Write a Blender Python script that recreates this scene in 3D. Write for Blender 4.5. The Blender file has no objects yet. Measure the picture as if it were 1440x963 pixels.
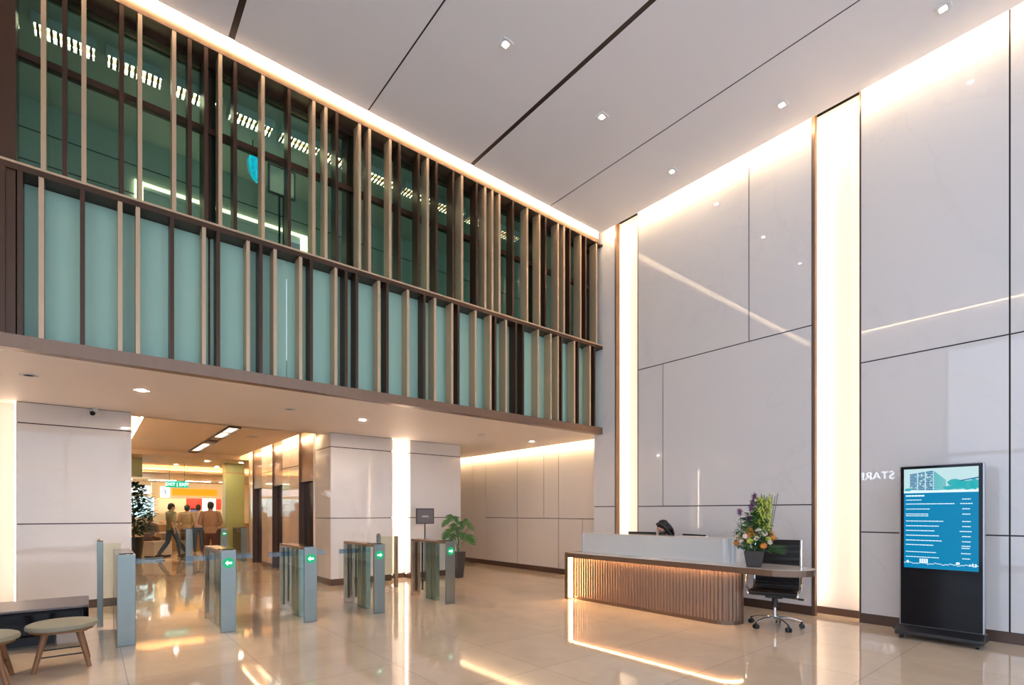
import bpy, bmesh, math, random
from mathutils import Vector, Matrix
random.seed(7)
PI = math.pi
sc = bpy.context.scene
COL = sc.collection
H = 1.45                                    # eye height of the photographer
A_ = math.radians(50.5)
FW = (math.cos(A_), math.sin(A_)); RT = (math.sin(A_), -math.cos(A_))

def ray(px, py):
    u = (px - 720) / 720; v = (720 - py) / 720
    return FW[0] + u * RT[0], FW[1] + u * RT[1], v
def on_y(px, Y, py=500):                    # x (and z) of a sight line where it meets the wall plane y = Y
    r = ray(px, py); t = Y / r[1]
    return r[0] * t, H + r[2] * t
def on_x(px, X, py=500):                    # y (and z) where it meets the wall plane x = X
    r = ray(px, py); t = X / r[0]
    return r[1] * t, H + r[2] * t

# ------------------------------------------------------------------ materials
MATS = {}
def mat(name, col=(.8, .8, .8), rough=.5, metal=0., emit=None, es=0., spec=.5, coat=0., noise=0., nscale=8., bump=0., aniso=None):
    m = bpy.data.materials.new(name); m.use_nodes = True
    nt = m.node_tree; b = nt.nodes['Principled BSDF']
    b.inputs['Base Color'].default_value = (*col, 1)
    b.inputs['Roughness'].default_value = rough
    b.inputs['Metallic'].default_value = metal
    b.inputs['Specular IOR Level'].default_value = spec
    b.inputs['Coat Weight'].default_value = coat
    b.inputs['Coat Roughness'].default_value = .05
    if emit:
        b.inputs['Emission Color'].default_value = (*emit, 1); b.inputs['Emission Strength'].default_value = es
    if noise or bump:
        tc = nt.nodes.new('ShaderNodeTexCoord'); nz = nt.nodes.new('ShaderNodeTexNoise')
        nz.inputs['Scale'].default_value = nscale; nz.inputs['Detail'].default_value = 5
        if aniso:
            mp = nt.nodes.new('ShaderNodeMapping'); mp.inputs['Scale'].default_value = aniso
            nt.links.new(tc.outputs['Object'], mp.inputs['Vector']); nt.links.new(mp.outputs['Vector'], nz.inputs['Vector'])
        else:
            nt.links.new(tc.outputs['Object'], nz.inputs['Vector'])
        if noise:
            mx = nt.nodes.new('ShaderNodeMix'); mx.data_type = 'RGBA'
            mx.inputs['A'].default_value = (*[c * (1 - noise) for c in col], 1)
            mx.inputs['B'].default_value = (*[min(1, c * (1 + noise)) for c in col], 1)
            nt.links.new(nz.outputs['Fac'], mx.inputs['Factor']); nt.links.new(mx.outputs['Result'], b.inputs['Base Color'])
        if bump:
            bp = nt.nodes.new('ShaderNodeBump'); bp.inputs['Strength'].default_value = bump; bp.inputs['Distance'].default_value = .01
            nt.links.new(nz.outputs['Fac'], bp.inputs['Height']); nt.links.new(bp.outputs['Normal'], b.inputs['Normal'])
    MATS[name] = m
    return m

def marble(name, col, vein, rough=.07, scale=.55, amount=.35):
    m = mat(name, col, rough, spec=.5)
    nt = m.node_tree; b = nt.nodes['Principled BSDF']; L = nt.links.new
    tc = nt.nodes.new('ShaderNodeTexCoord')
    n1 = nt.nodes.new('ShaderNodeTexNoise'); n1.inputs['Scale'].default_value = scale; n1.inputs['Detail'].default_value = 8; n1.inputs['Distortion'].default_value = 1.2
    L(tc.outputs['Object'], n1.inputs['Vector'])
    # thin veins where the noise crosses its middle value
    s = nt.nodes.new('ShaderNodeMath'); s.operation = 'SUBTRACT'; s.inputs[1].default_value = .5; L(n1.outputs['Fac'], s.inputs[0])
    a = nt.nodes.new('ShaderNodeMath'); a.operation = 'ABSOLUTE'; L(s.outputs[0], a.inputs[0])
    r = nt.nodes.new('ShaderNodeMapRange'); r.inputs['From Min'].default_value = 0; r.inputs['From Max'].default_value = .012
    r.inputs['To Min'].default_value = amount; r.inputs['To Max'].default_value = 0; L(a.outputs[0], r.inputs['Value'])
    n2 = nt.nodes.new('ShaderNodeTexNoise'); n2.inputs['Scale'].default_value = scale * 1.7; n2.inputs['Detail'].default_value = 3
    L(tc.outputs['Object'], n2.inputs['Vector'])
    mm = nt.nodes.new('ShaderNodeMath'); mm.operation = 'MULTIPLY'; L(r.outputs['Result'], mm.inputs[0]); L(n2.outputs['Fac'], mm.inputs[1])
    mx = nt.nodes.new('ShaderNodeMix'); mx.data_type = 'RGBA'
    mx.inputs['A'].default_value = (*col, 1); mx.inputs['B'].default_value = (*vein, 1)
    L(mm.outputs[0], mx.inputs['Factor']); L(mx.outputs['Result'], b.inputs['Base Color'])
    return m

def floor_mat():
    m = mat('polished_beige_stone', (.55, .45, .35), .045, spec=.6)
    nt = m.node_tree; b = nt.nodes['Principled BSDF']; L = nt.links.new
    tc = nt.nodes.new('ShaderNodeTexCoord')
    br = nt.nodes.new('ShaderNodeTexBrick'); br.offset = 0; br.inputs['Scale'].default_value = 1
    br.inputs['Brick Width'].default_value = 1.0; br.inputs['Row Height'].default_value = 1.0
    br.inputs['Mortar Size'].default_value = .003; br.inputs['Mortar Smooth'].default_value = .1
    br.inputs['Color1'].default_value = (.62, .485, .35, 1); br.inputs['Color2'].default_value = (.59, .46, .335, 1); br.inputs['Mortar'].default_value = (.34, .27, .2, 1)
    L(tc.outputs['Object'], br.inputs['Vector'])
    nz = nt.nodes.new('ShaderNodeTexNoise'); nz.inputs['Scale'].default_value = 2.2; nz.inputs['Detail'].default_value = 9; nz.inputs['Roughness'].default_value = .65
    L(tc.outputs['Object'], nz.inputs['Vector'])
    rp = nt.nodes.new('ShaderNodeMapRange'); rp.inputs['From Min'].default_value = .3; rp.inputs['From Max'].default_value = .7
    rp.inputs['To Min'].default_value = .93; rp.inputs['To Max'].default_value = 1.06; L(nz.outputs['Fac'], rp.inputs['Value'])
    hv = nt.nodes.new('ShaderNodeHueSaturation'); L(br.outputs['Color'], hv.inputs['Color']); L(rp.outputs['Result'], hv.inputs['Value'])
    L(hv.outputs['Color'], b.inputs['Base Color'])
    return m

def glass_mat(name, tint, reflect=1.45, rough=0.0, base=.0):
    m = bpy.data.materials.new(name); m.use_nodes = True
    nt = m.node_tree; nt.nodes.clear(); L = nt.links.new
    out = nt.nodes.new('ShaderNodeOutputMaterial'); mix = nt.nodes.new('ShaderNodeMixShader')
    tr = nt.nodes.new('ShaderNodeBsdfTransparent'); tr.inputs['Color'].default_value = (*tint, 1)
    gl = nt.nodes.new('ShaderNodeBsdfGlossy'); gl.inputs['Roughness'].default_value = rough
    fr = nt.nodes.new('ShaderNodeFresnel'); fr.inputs['IOR'].default_value = reflect
    ad = nt.nodes.new('ShaderNodeMath'); ad.operation = 'ADD'; ad.use_clamp = True; ad.inputs[1].default_value = base
    ge = nt.nodes.new('ShaderNodeNewGeometry'); iv = nt.nodes.new('ShaderNodeMath'); iv.operation = 'SUBTRACT'; iv.inputs[0].default_value = 1; L(ge.outputs['Backfacing'], iv.inputs[1])
    mu = nt.nodes.new('ShaderNodeMath'); mu.operation = 'MULTIPLY'; L(iv.outputs[0], mu.inputs[1])
    L(fr.outputs[0], ad.inputs[0]); L(ad.outputs[0], mu.inputs[0]); L(mu.outputs[0], mix.inputs[0]); L(tr.outputs[0], mix.inputs[1]); L(gl.outputs[0], mix.inputs[2]); L(mix.outputs[0], out.inputs['Surface'])
    MATS[name] = m
    return m

WARM = (1.0, .72, .42)
M_FLOOR = floor_mat()
M_WALL = marble('white_marble', (.70, .678, .672), (.50, .485, .49), .014, .32, .22)
M_WALL2 = marble('cream_marble', (.72, .66, .61), (.56, .52, .49), .09, .3, .15)
M_NICHE = mat('niche_plaster', (.80, .75, .70), .5, noise=.02)
M_CEIL = mat('ceiling_paint', (.78, .77, .80), .6, noise=.015, nscale=1.5)
M_SOFFIT = mat('soffit_paint', (.88, .80, .74), .55, noise=.015, nscale=1.5)
M_LOBBYCEIL = mat('lobby_ceiling_paint', (.80, .64, .49), .5, noise=.02)
M_DARKJOINT = mat('dark_joint', (.022, .017, .016), .6)
M_BRONZE = mat('dark_bronze', (.07, .036, .022), .38, .55, noise=.12, nscale=20, aniso=(1, 1, .05))
M_BRONZE_MID = mat('mid_bronze', (.20, .125, .085), .35, .6, noise=.1, nscale=20, aniso=(1, 1, .05))
M_CHAMP = mat('champagne_metal', (.52, .375, .24), .42, .3, noise=.08, nscale=20, aniso=(1, 1, .05))
M_BASE = mat('brown_baseboard', (.10, .06, .045), .35, .3, noise=.1)
M_LED = mat('led_strip_light', (1, .9, .8), .5, emit=WARM, es=46)
M_LED_HI = mat('led_strip_light_strong', (1, .9, .8), .5, emit=WARM, es=36)
M_LEDL = mat('led_lobby_light', (1, .9, .8), .5, emit=WARM, es=65)
M_LED_NICHE = mat('led_niche_light', (1, .9, .8), .5, emit=(1, .78, .58), es=10)
M_LED_DESK = mat('led_desk_light', (1, .9, .8), .5, emit=(1, .60, .28), es=42)
M_LAMP = mat('downlight_lamp', (1, 1, 1), .5, emit=(1, .82, .66), es=260)
M_LAMPS = mat('soffit_lamp', (1, 1, 1), .5, emit=(1, .80, .62), es=8500)
M_TRACK = mat('track_lamp', (1, 1, 1), .5, emit=(1, .80, .60), es=1.6)
M_LAMPC = mat('food_court_lamp', (1, 1, 1), .5, emit=(1, .75, .48), es=3200)
M_LAMPW = mat('downlight_lamp_warm', (1, 1, 1), .5, emit=(1, .75, .5), es=22)
M_WHITE = mat('white_paint', (.75, .74, .73), .45, noise=.02)
M_BLACK = mat('black_plastic', (.012, .012, .014), .35, noise=.1)
M_BLACKGLOSS = mat('black_gloss', (.005, .005, .007), .10, spec=.22)
M_STEEL = mat('brushed_steel', (.245, .275, .255), .34, .9, noise=.06, nscale=30, aniso=(1, 1, .03))
M_STEELG = mat('green_steel', (.26, .37, .34), .18, .85, noise=.06, nscale=30, aniso=(1, 1, .03))
M_STEELB = mat('rail_steel', (.42, .34, .28), .2, .9, noise=.06, nscale=30)
M_CHROME = mat('chrome', (.75, .75, .77), .1, 1.0, noise=.02)
M_GLASS = glass_mat('clear_glass', (.95, .98, .965), 1.3)
M_GLASSB = glass_mat('blue_edge_glass', (.55, .72, .90), 1.5, .05, .08)
M_GLASSG = glass_mat('green_tint_glass', (.67, .82, .76), 1.45, 0, .0)
M_GLASSF = glass_mat('front_glazing', (.93, .96, .97), 1.3)
M_FROST = mat('frosted_green_glass', (.46, .71, .58), .42, spec=.3, noise=.06, nscale=.8, aniso=(3, 1, .3))
M_MEZZ = mat('mezzanine_wall_paint', (.64, .69, .62), .35, noise=.03)
M_LIFT = mat('lift_bronze', (.16, .10, .075), .3, .7, noise=.08, nscale=20, aniso=(1, 1, .04))
M_LIFTDARK = mat('lift_dark_door', (.03, .018, .015), .25, .5, noise=.1)
M_LOBBYSTONE = marble('polished_lobby_stone', (.74, .62, .54), (.52, .43, .38), .05)
M_GREENCOL = mat('green_column_paint', (.38, .42, .16), .35, noise=.04)
M_GREEN = mat('arrow_green', (.0, .25, .1), .3, emit=(.0, .62, .22), es=.30)
M_ARROW = mat('arrow_white', (.8, 1, .9), .3, emit=(.75, 1, .85), es=.9)
M_SCREENBLUE = mat('screen_blue', (.0, .01, .02), .25, spec=.15, emit=(.0, .19, .38), es=.8)
M_SCREENLINE = mat('screen_white', (.01, .01, .01), .25, spec=.15, emit=(.72, .93, 1.0), es=.8)
M_SCREENSKY = mat('screen_sky', (.01, .01, .01), .25, spec=.15, emit=(.62, .88, .92), es=.6)
M_SCREENTEAL = mat('screen_teal', (.01, .01, .01), .25, spec=.15, emit=(.02, .30, .33), es=1.0)
M_SCREENDEEP = mat('screen_deep', (.01, .01, .01), .25, spec=.15, emit=(.015, .12, .24), es=1.0)
M_SIGNWHITE = mat('lit_letters', (1, 1, 1), .4, emit=(.85, .88, 1.0), es=11)
M_LEATHER = mat('black_leather', (.013, .010, .009), .42, spec=.35, noise=.1, nscale=60, bump=.1)
M_WOOD = mat('stool_wood', (.23, .105, .042), .45, noise=.25, nscale=14, aniso=(1, 1, .12))
M_CUSHION = mat('olive_cushion', (.27, .255, .185), .75, noise=.08, nscale=80, bump=.15)
M_BENCHTOP = mat('grey_bench_top', (.16, .14, .145), .4, noise=.05)
M_POT = mat('grey_pot', (.048, .041, .039), .5, noise=.12, nscale=25)
M_SOIL = mat('potting_soil', (.04, .025, .015), .9, noise=.3, nscale=40)
M_LEAF = mat('leaf_green', (.03, .12, .022), .35, noise=.35, nscale=12)
M_LEAFL = mat('leaf_light_green', (.20, .34, .06), .45, noise=.3, nscale=14)
M_LEAFD = mat('leaf_dark_green', (.02, .065, .022), .4, noise=.4, nscale=14)
M_STEM = mat('plant_stem', (.12, .14, .05), .6, noise=.2)
M_ROSEW = mat('rose_cream', (.85, .66, .52), .6, noise=.1)
M_ROSEO = mat('rose_orange', (.62, .21, .035), .6, noise=.2)
M_ORCHID = mat('orchid_yellow_green', (.46, .50, .08), .5, noise=.2)
M_ALLIUM = mat('allium_purple', (.26, .11, .22), .7, noise=.3)
M_SKIN = mat('skin', (.52, .30, .20), .5, noise=.05)
M_HAIR = mat('dark_hair', (.008, .006, .005), .5, noise=.3, nscale=40)
M_TAN = mat('tan_shirt_cloth', (.33, .20, .115), .8, noise=.08, nscale=40)
M_OLIVE = mat('olive_shirt_cloth', (.26, .25, .14), .8, noise=.1, nscale=40)
M_KHAKI = mat('khaki_shirt_cloth', (.40, .30, .18), .8, noise=.1, nscale=40)
M_GREY = mat('grey_shirt_cloth', (.16, .13, .14), .8, noise=.1, nscale=40)
M_PINK = mat('pale_shirt_cloth', (.55, .42, .40), .8, noise=.1, nscale=40)
M_JEANS = mat('blue_jeans', (.035, .07, .13), .8, noise=.15, nscale=60)
M_BROWNT = mat('brown_trousers', (.07, .03, .022), .8, noise=.1, nscale=40)
M_SHOE = mat('dark_shoe', (.02, .016, .015), .5)
M_YELLOW = mat('yellow_sign', (.9, .5, .05), .4, emit=(1, .42, .01), es=.55)
M_EXIT = mat('exit_green', (.0, .4, .25), .3, emit=(.0, .55, .34), es=.45)
M_PANELFILL = mat('panel_fill_light', (1, 1, 1), .4, emit=(1, .84, .64), es=22)
M_WHITEBOX = mat('lit_white_sign', (1, 1, 1), .4, emit=(.9, .95, 1.0), es=1.3)
M_CYANBOX = mat('lit_cyan_menu', (.6, .9, 1), .4, emit=(.45, .8, .95), es=.9)
M_RED = mat('red_poster', (.55, .06, .04), .5, noise=.1)
M_BLUEP = mat('blue_poster', (.12, .18, .5), .5, noise=.1)
M_STALL = mat('stall_cream', (.75, .58, .38), .5, noise=.04)
M_COUNTER = mat('stall_counter_wood', (.42, .26, .12), .4, noise=.15, nscale=10)
M_TABLE = mat('food_table_white', (.75, .68, .62), .25)
M_FLUTE = mat('fluted_bronze', (.25, .15, .10), .34, .65, noise=.06, nscale=30, aniso=(1, 1, .04))
M_TOP = marble('counter_marble', (.70, .62, .54), (.5, .43, .37), .1, 2)
M_DESKGLASS = mat('white_back_painted_glass', (.60, .62, .63), .07, spec=.6, coat=.3)
M_BLUESIGN = mat('blue_lit_wheel', (0, .4, .6), .4, emit=(.0, .42, .62), es=.9)
M_LOUVRE = mat('louvre_tube', (1, 1, .9), .4, emit=(1, .90, .66), es=26)
M_LEDMEZZ = mat('led_mezzanine', (1, 1, .9), .4, emit=(1, .82, .5), es=2.4)
M_BLIND = mat('grey_roof', (.2, .2, .2), .8)

# ------------------------------------------------------------------ mesh helpers
class MB:
    def __init__(s): s.bm = bmesh.new()
    def box(s, x0, x1, y0, y1, z0, z1):
        v = [s.bm.verts.new(p) for p in ((x0,y0,z0),(x1,y0,z0),(x1,y1,z0),(x0,y1,z0),(x0,y0,z1),(x1,y0,z1),(x1,y1,z1),(x0,y1,z1))]
        for f in ((0,3,2,1),(4,5,6,7),(0,1,5,4),(1,2,6,5),(2,3,7,6),(3,0,4,7)): s.bm.faces.new([v[i] for i in f])
        return s
    def ring(s, c, ax, up, ra, rb, n):
        return [s.bm.verts.new(c + ax * (ra * math.cos(2*PI*k/n)) + up * (rb * math.sin(2*PI*k/n))) for k in range(n)]
    def tube(s, pts, rad, n=10, cap=True, dome=False):
        P = [Vector(p) for p in pts]
        R = rad if isinstance(rad, (list, tuple)) else [rad] * len(P)
        R = [r if isinstance(r, tuple) else (r, r) for r in R]
        if dome:
            d0 = (P[0]-P[1]).normalized(); d1 = (P[-1]-P[-2]).normalized()
            r0 = R[0]; r1 = R[-1]; m0 = min(r0); m1 = min(r1)
            P = [P[0]+d0*m0*.95, P[0]+d0*m0*.6] + P + [P[-1]+d1*m1*.6, P[-1]+d1*m1*.95]
            R = [(r0[0]*.3, r0[1]*.3), (r0[0]*.8, r0[1]*.8)] + R + [(r1[0]*.8, r1[1]*.8), (r1[0]*.3, r1[1]*.3)]
        prev = None; ax = None; first = None
        for i, p in enumerate(P):
            d = (P[min(i+1, len(P)-1)] - P[max(i-1, 0)]).normalized()
            if ax is None:
                ref = Vector((1, 0, 0)) if abs(d.x) < .9 else Vector((0, 1, 0))
                ax = (ref - d * ref.dot(d)).normalized()
            else:
                ax = (ax - d * ax.dot(d)).normalized()
            up = d.cross(ax)
            rg = s.ring(p, ax, up, R[i][0], R[i][1], n)
            if prev:
                for k in range(n): s.bm.faces.new((prev[k], prev[(k+1)%n], rg[(k+1)%n], rg[k]))
            else: first = rg
            prev = rg
        if cap:
            s.bm.faces.new(first[::-1]); s.bm.faces.new(prev)
        return s
    def cyl(s, p0, p1, r0, r1=None, n=20): return s.tube([p0, p1], [r0, r0 if r1 is None else r1], n)
    def ball(s, c, r, n=14, rot=None):
        r = (r, r, r) if not isinstance(r, tuple) else r
        mt = Matrix.Translation(c) @ (rot.to_4x4() if rot else Matrix()) @ Matrix.Diagonal((*r, 1))
        bmesh.ops.create_uvsphere(s.bm, u_segments=n, v_segments=max(6, n*2//3), radius=1, matrix=mt)
        return s
    def lathe(s, prof, c=(0,0,0), n=28, sq=0):
        prev = None
        for r, z in prof:
            rg = []
            for k in range(n):
                a = 2*PI*k/n
                rg.append(s.bm.verts.new((c[0]+r*math.cos(a), c[1]+r*math.sin(a), c[2]+z)))
            if prev:
                for k in range(n): s.bm.faces.new((prev[k], prev[(k+1)%n], rg[(k+1)%n], rg[k]))
            else: s.bm.faces.new(rg[::-1])
            prev = rg
        s.bm.faces.new(prev)
        return s
    def prism(s, poly, z0, z1):
        a = [s.bm.verts.new((x, y, z0)) for x, y in poly]; b = [s.bm.verts.new((x, y, z1)) for x, y in poly]
        n = len(poly)
        s.bm.faces.new(a[::-1]); s.bm.faces.new(b)
        for k in range(n): s.bm.faces.new((a[k], a[(k+1)%n], b[(k+1)%n], b[k]))
        return s
    def prism_map(s, poly, fn, w0, w1):               # extrude a 2-D outline along any axis
        a = [s.bm.verts.new(fn(u, v, w0)) for u, v in poly]; b = [s.bm.verts.new(fn(u, v, w1)) for u, v in poly]
        n = len(poly)
        s.bm.faces.new(a[::-1]); s.bm.faces.new(b)
        for k in range(n): s.bm.faces.new((a[k], a[(k+1)%n], b[(k+1)%n], b[k]))
        return s
    def face(s, pts):
        s.bm.faces.new([s.bm.verts.new(p) for p in pts]); return s
    def build(s, name, m, parent=None, bevel=0, smooth=False, world=None, solid=0):
        bm = s.bm
        bmesh.ops.recalc_face_normals(bm, faces=bm.faces[:])
        off = Vector((0, 0, 0))
        if parent is None and world is None:
            xs = [v.co for v in bm.verts]
            off = Vector(((min(c.x for c in xs)+max(c.x for c in xs))/2, (min(c.y for c in xs)+max(c.y for c in xs))/2, min(c.z for c in xs)))
        elif world is not None: off = Vector(world)
        if off.length: bmesh.ops.translate(bm, verts=bm.verts[:], vec=-off)
        me = bpy.data.meshes.new(name); bm.to_mesh(me); bm.free()
        me.materials.append(m)
        if smooth:
            me.shade_smooth()
            try: me.set_sharp_from_angle(angle=math.radians(40))
            except Exception: pass
        o = bpy.data.objects.new(name, me); COL.objects.link(o)
        if parent is None: o.location = off
        else: o.parent = parent
        if solid:
            md = o.modifiers.new('thickness', 'SOLIDIFY'); md.thickness = solid; md.offset = 0
        if bevel:
            md = o.modifiers.new('edge', 'BEVEL'); md.width = bevel; md.segments = 2; md.limit_method = 'ANGLE'; md.angle_limit = math.radians(40)
        return o

def tag(o, label=None, cat=None, group=None, kind=None):
    if label: o['label'] = label
    if cat: o['category'] = cat
    if group: o['group'] = group
    if kind: o['kind'] = kind
    return o
def thing(name, label, cat, loc=(0,0,0), rz=0, group=None):
    o = bpy.data.objects.new(name, None); COL.objects.link(o)
    o.location = loc; o.rotation_euler = (0, 0, rz); o.empty_display_size = .1
    return tag(o, label, cat, group)
def struct(name, mb, m, label=None, **k):
    return tag(mb.build(name, m, **k), label, None, None, 'structure')
def kids(o): return [c for c in bpy.data.objects if c.parent == o]
def dup(o, parent=None):
    c = o.copy(); COL.objects.link(c)
    if parent is not None: c.parent = parent
    for ch in kids(o): dup(ch, c)
    return c
def text_mb(body, size, m, name, parent, fn, extrude=.004, align='LEFT', world=None, bold=False):
    cu = bpy.data.curves.new('t', 'FONT'); cu.body = body; cu.size = size; cu.extrude = extrude; cu.align_x = align
    if bold: cu.offset = size * .025
    ob = bpy.data.objects.new('t', cu); COL.objects.link(ob)
    dg = bpy.context.evaluated_depsgraph_get(); dg.update()
    me = bpy.data.meshes.new_from_object(ob.evaluated_get(dg))
    bpy.data.objects.remove(ob); bpy.data.curves.remove(cu)
    for v in me.vertices: v.co = Vector(fn(*v.co))
    me.name = name; me.materials.clear(); me.materials.append(m)
    o = bpy.data.objects.new(name, me); COL.objects.link(o); o.parent = parent
    return o

# ------------------------------------------------------------------ key planes (metres)
XR = 7.82      # front of the marble panels on the reception wall
XN = 8.11      # back of the lit niches
XC = 8.51      # recessed wall under the balcony
YF = 6.67      # front of the balcony fins
YG = 6.90      # balcony glass
YP = 10.03     # front of the pillars under the balcony
ZC = 6.87      # main ceiling
ZS = 3.02      # underside of the balcony
XL = -2.4      # left wall
YB = -6.0      # street glazing behind the photographer

# ------------------------------------------------------------------ floor, ceilings
struct('floor', MB().box(-4, 10.5, -8, 27, -.1, 0), M_FLOOR)
cl = MB()
xs = [XL, -.40, 1.25, 2.90, 4.60, 6.29, 7.655]; gap = [0, .02, .065, .02, .065, .02, 0]
for i in range(6):
    cl.box(xs[i]+gap[i]/2*1.0, xs[i+1]-gap[i+1]/2, YB, 6.58, ZC, ZC+.06)
struct('ceiling', cl, M_CEIL, 'smooth grey white main ceiling in long strips')
struct('trim_1', MB().box(XL-.2, 8.4, YB, 7.4, ZC+.32, ZC+.4), M_DARKJOINT, 'dark backing seen in the ceiling joints')
db = MB()
for i in range(1, 6): db.box(xs[i]-gap[i]/2, xs[i]+gap[i]/2, YB, 6.578, ZC+.004, ZC+.06)
struct('trim_2', db, mat('joint_brown', (.035, .018, .012), .45), 'dark bronze bottoms of the ceiling joints')
struct('ceiling.001', MB().box(XL, 8.37, 6.80, 10.42, ZS, ZS+.06).box(XL, .3, 10.42, 11.2, ZS, ZS+.06).box(4.2, 8.37, 10.42, 13.2, ZS, ZS+.06), M_SOFFIT, 'flat cream soffit under the balcony')
struct('ceiling.002', MB().box(.72, 3.42, 10.50, 16.6, 3.10, 3.16), M_LOBBYCEIL, 'raised tan ceiling panel of the lift lobby')
struct('ceiling.003', MB().box(.2, 4.4, 10.42, 16.6, 3.32, 3.38), M_LOBBYCEIL, 'upper slab above the lobby ceiling panel')
struct('ceiling.004', MB().box(-3.5, 10, 16.68, 26.2, 2.98, 3.04), M_STALL, 'warm cream ceiling over the food stalls')

# ------------------------------------------------------------------ reception wall (right)
J = .016
def panels_x(mb, X, rects, th=.05):
    for y0, y1, z0, z1 in rects: mb.box(X, X+th, y0+J/2, y1-J/2, z0+J/2, z1-J/2)
Yj = [on_x(p, XR)[0] for p in (866, 897, 932, 1053, 1142, 1210, 1420)]
y866, y897, y932, y1053, y1142, y1210, y1420 = Yj
ZT = 7.15
wr = MB()
panels_x(wr, XR, [(y866+.02, 6.90, 1.56, ZT), (y866+.02, 6.90, .12, 1.56)])
panels_x(wr, XR, [(y1053, y897, 4.075, ZT), (y1142, y1053, 4.075, ZT), (y932, y897, 1.555, 4.075), (y1142, y932, 1.555, 4.075), (y1142, y897, .12, 1.555)])
panels_x(wr, XR, [(y1420, y1210, 3.41, ZT), (y1420, y1210, 1.19, 3.41), (y1420, y1210, .12, 1.19),
                  (-1.1, y1420, 3.41, ZT), (-1.1, y1420, 1.19, 3.41), (-1.1, y1420, .12, 1.19),
                  (-3.4, -1.6, .12, ZT), (-6.0, -3.4, .12, ZT)])
struct('wall_right', wr, M_WALL, 'polished white marble panels of the reception wall')
bk = MB()
for y0, y1 in ((y866+.012, 6.905), (y1142-.03, y897-.004), (-1.1, y1210+.004), (-6, -1.6)):
    bk.box(XR+.012, XR+.045, y0+.004, y1-.004, 0.01, ZT-.01)
struct('trim_3', bk, M_DARKJOINT, 'dark joints between the reception wall panels')
# bronze reveals on the edges of the lit niches
tr = MB()
tr.box(XR-.006, XR+.10, y866-.012, y866+.012, 0, ZT)
tr.box(XR-.006, XR+.07, y897-.004, y897+.006, 0, ZT)
tr.box(XR-.006, XR+.07, y1142-.038, y1142-.004, 0, ZT)
tr.box(XR-.006, XR+.05, y1210+.0, y1210+.012, 0, ZT)
struct('trim_4', tr, M_BRONZE_MID, 'bronze edge trims of the tall lit niches')
nb = MB()
for y0, y1 in ((y897-.12, y866+.12), (y1210-.12, y1142+.1), (-1.72, -.98)):
    nb.box(XN, XN+.05, y0, y1, .1, ZT)
    nb.box(XR+.06, XN, y0-.02, y0, 0, ZT); nb.box(XR+.06, XN, y1, y1+.02, 0, ZT)
struct('wall_right.001', nb, M_NICHE, 'cream back walls of the tall lit niches')
bb = MB()
for y0, y1 in ((y866+.012, 6.90), (y1142-.03, y897), (-1.1, y1210), (-6, -1.6)): bb.box(XR+.006, XR+.05, y0, y1, 0, .12)
for y0, y1 in ((y897-.1, y866+.1), (y1210-.1, y1142+.1), (-1.72, -.98)): bb.box(XN-.02, XN, y0, y1, 0, .1)
struct('baseboard_right', bb, M_BASE)
struct('wall_right.002', MB().box(8.62, 8.8, YB, 13.4, 0, 7.3).box(XR+.06, 8.62, 6.895, 6.91, 0, ZT).box(XR+.06, 8.62, 6.91, 7.3, 3.4, ZT), M_NICHE, 'plain structural wall behind the panels')

def led(name_label, mb, m, group=None):
    return tag(mb.build('cove_light', m), name_label, 'light', group)
NG = 'warm light strips in the wall niches'
led('vertical warm strip inside the niche beside the balcony end, balcony side', MB().box(XR+.10, XR+.125, y866+.09, y866+.115, .12, 7.1), M_LED_NICHE)
led('vertical warm strip inside the niche beside the balcony end, desk side', MB().box(XR+.10, XR+.125, y897-.115, y897-.09, .12, 7.1), M_LED_NICHE)
led('vertical warm strip inside the niche by the office chair, chair side', MB().box(XR+.10, XR+.125, y1142+.07, y1142+.095, .12, 7.1), M_LED_NICHE)
led('vertical warm strip inside the niche by the office chair, kiosk side', MB().box(XR+.10, XR+.125, y1210-.115, y1210-.09, .12, 7.1), M_LED_NICHE)
led('long warm cove strip glowing along the top of the reception wall', MB().box(7.655, 7.675, YB, 6.52, ZC+.015, ZC+.05), M_LED_HI)
struct('trim_5', MB().box(7.655, XR+.05, YB, 6.9, 7.15, 7.18).box(7.640, 7.655, YB, 6.58, ZC+.06, 7.16), M_CEIL, 'white top of the cove slot over the reception wall')

# ------------------------------------------------------------------ recessed wall under the balcony
R = [on_x(p, XC)[0] for p in (665, 683, 727.5, 764.7, 785.5, 819)]
y665, y683, y727, y764, y785, y819 = R
rw = MB()
panels_x(rw, XC, [(y665, 13.2, .12, 3.3), (y683, y665, .12, 3.3)])
zj = 1.30
panels_x(rw, XC, [(y727, y683, zj, 3.3), (y764, y727, zj, 3.3), (y785, y764, zj, 3.3), (6.9, y785, zj, 3.3),
                  (y727, y683, .12, zj), (y785, y727, .12, zj), (y819, y785, .12, zj), (6.9, y819, .12, zj)])
struct('wall_back', rw, M_WALL2, 'cream stone panels of the passage wall under the balcony')
struct('trim_6', MB().box(XC+.010, XC+.06, 6.9, 13.2, .01, 3.35), M_DARKJOINT, 'dark joints of the passage wall')
struct('baseboard_back', MB().box(XC+.006, XC+.05, 6.91, 13.2, 0, .12), M_BASE)
led('warm cove strip over the passage wall under the balcony', MB().box(8.37, 8.39, 6.95, 13.1, ZS+.015, ZS+.045), M_LED)
struct('trim_7', MB().box(8.355, 8.6, 6.9, 13.2, 3.34, 3.38).box(8.34, 8.37, 6.9, 13.2, ZS+.06, 3.36), M_SOFFIT, 'white top of the passage cove slot')
struct('wall_back.001', MB().box(4.0, 8.7, 13.2, 13.3, 0, 3.4), M_WALL2, 'stone wall closing the passage end')

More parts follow.
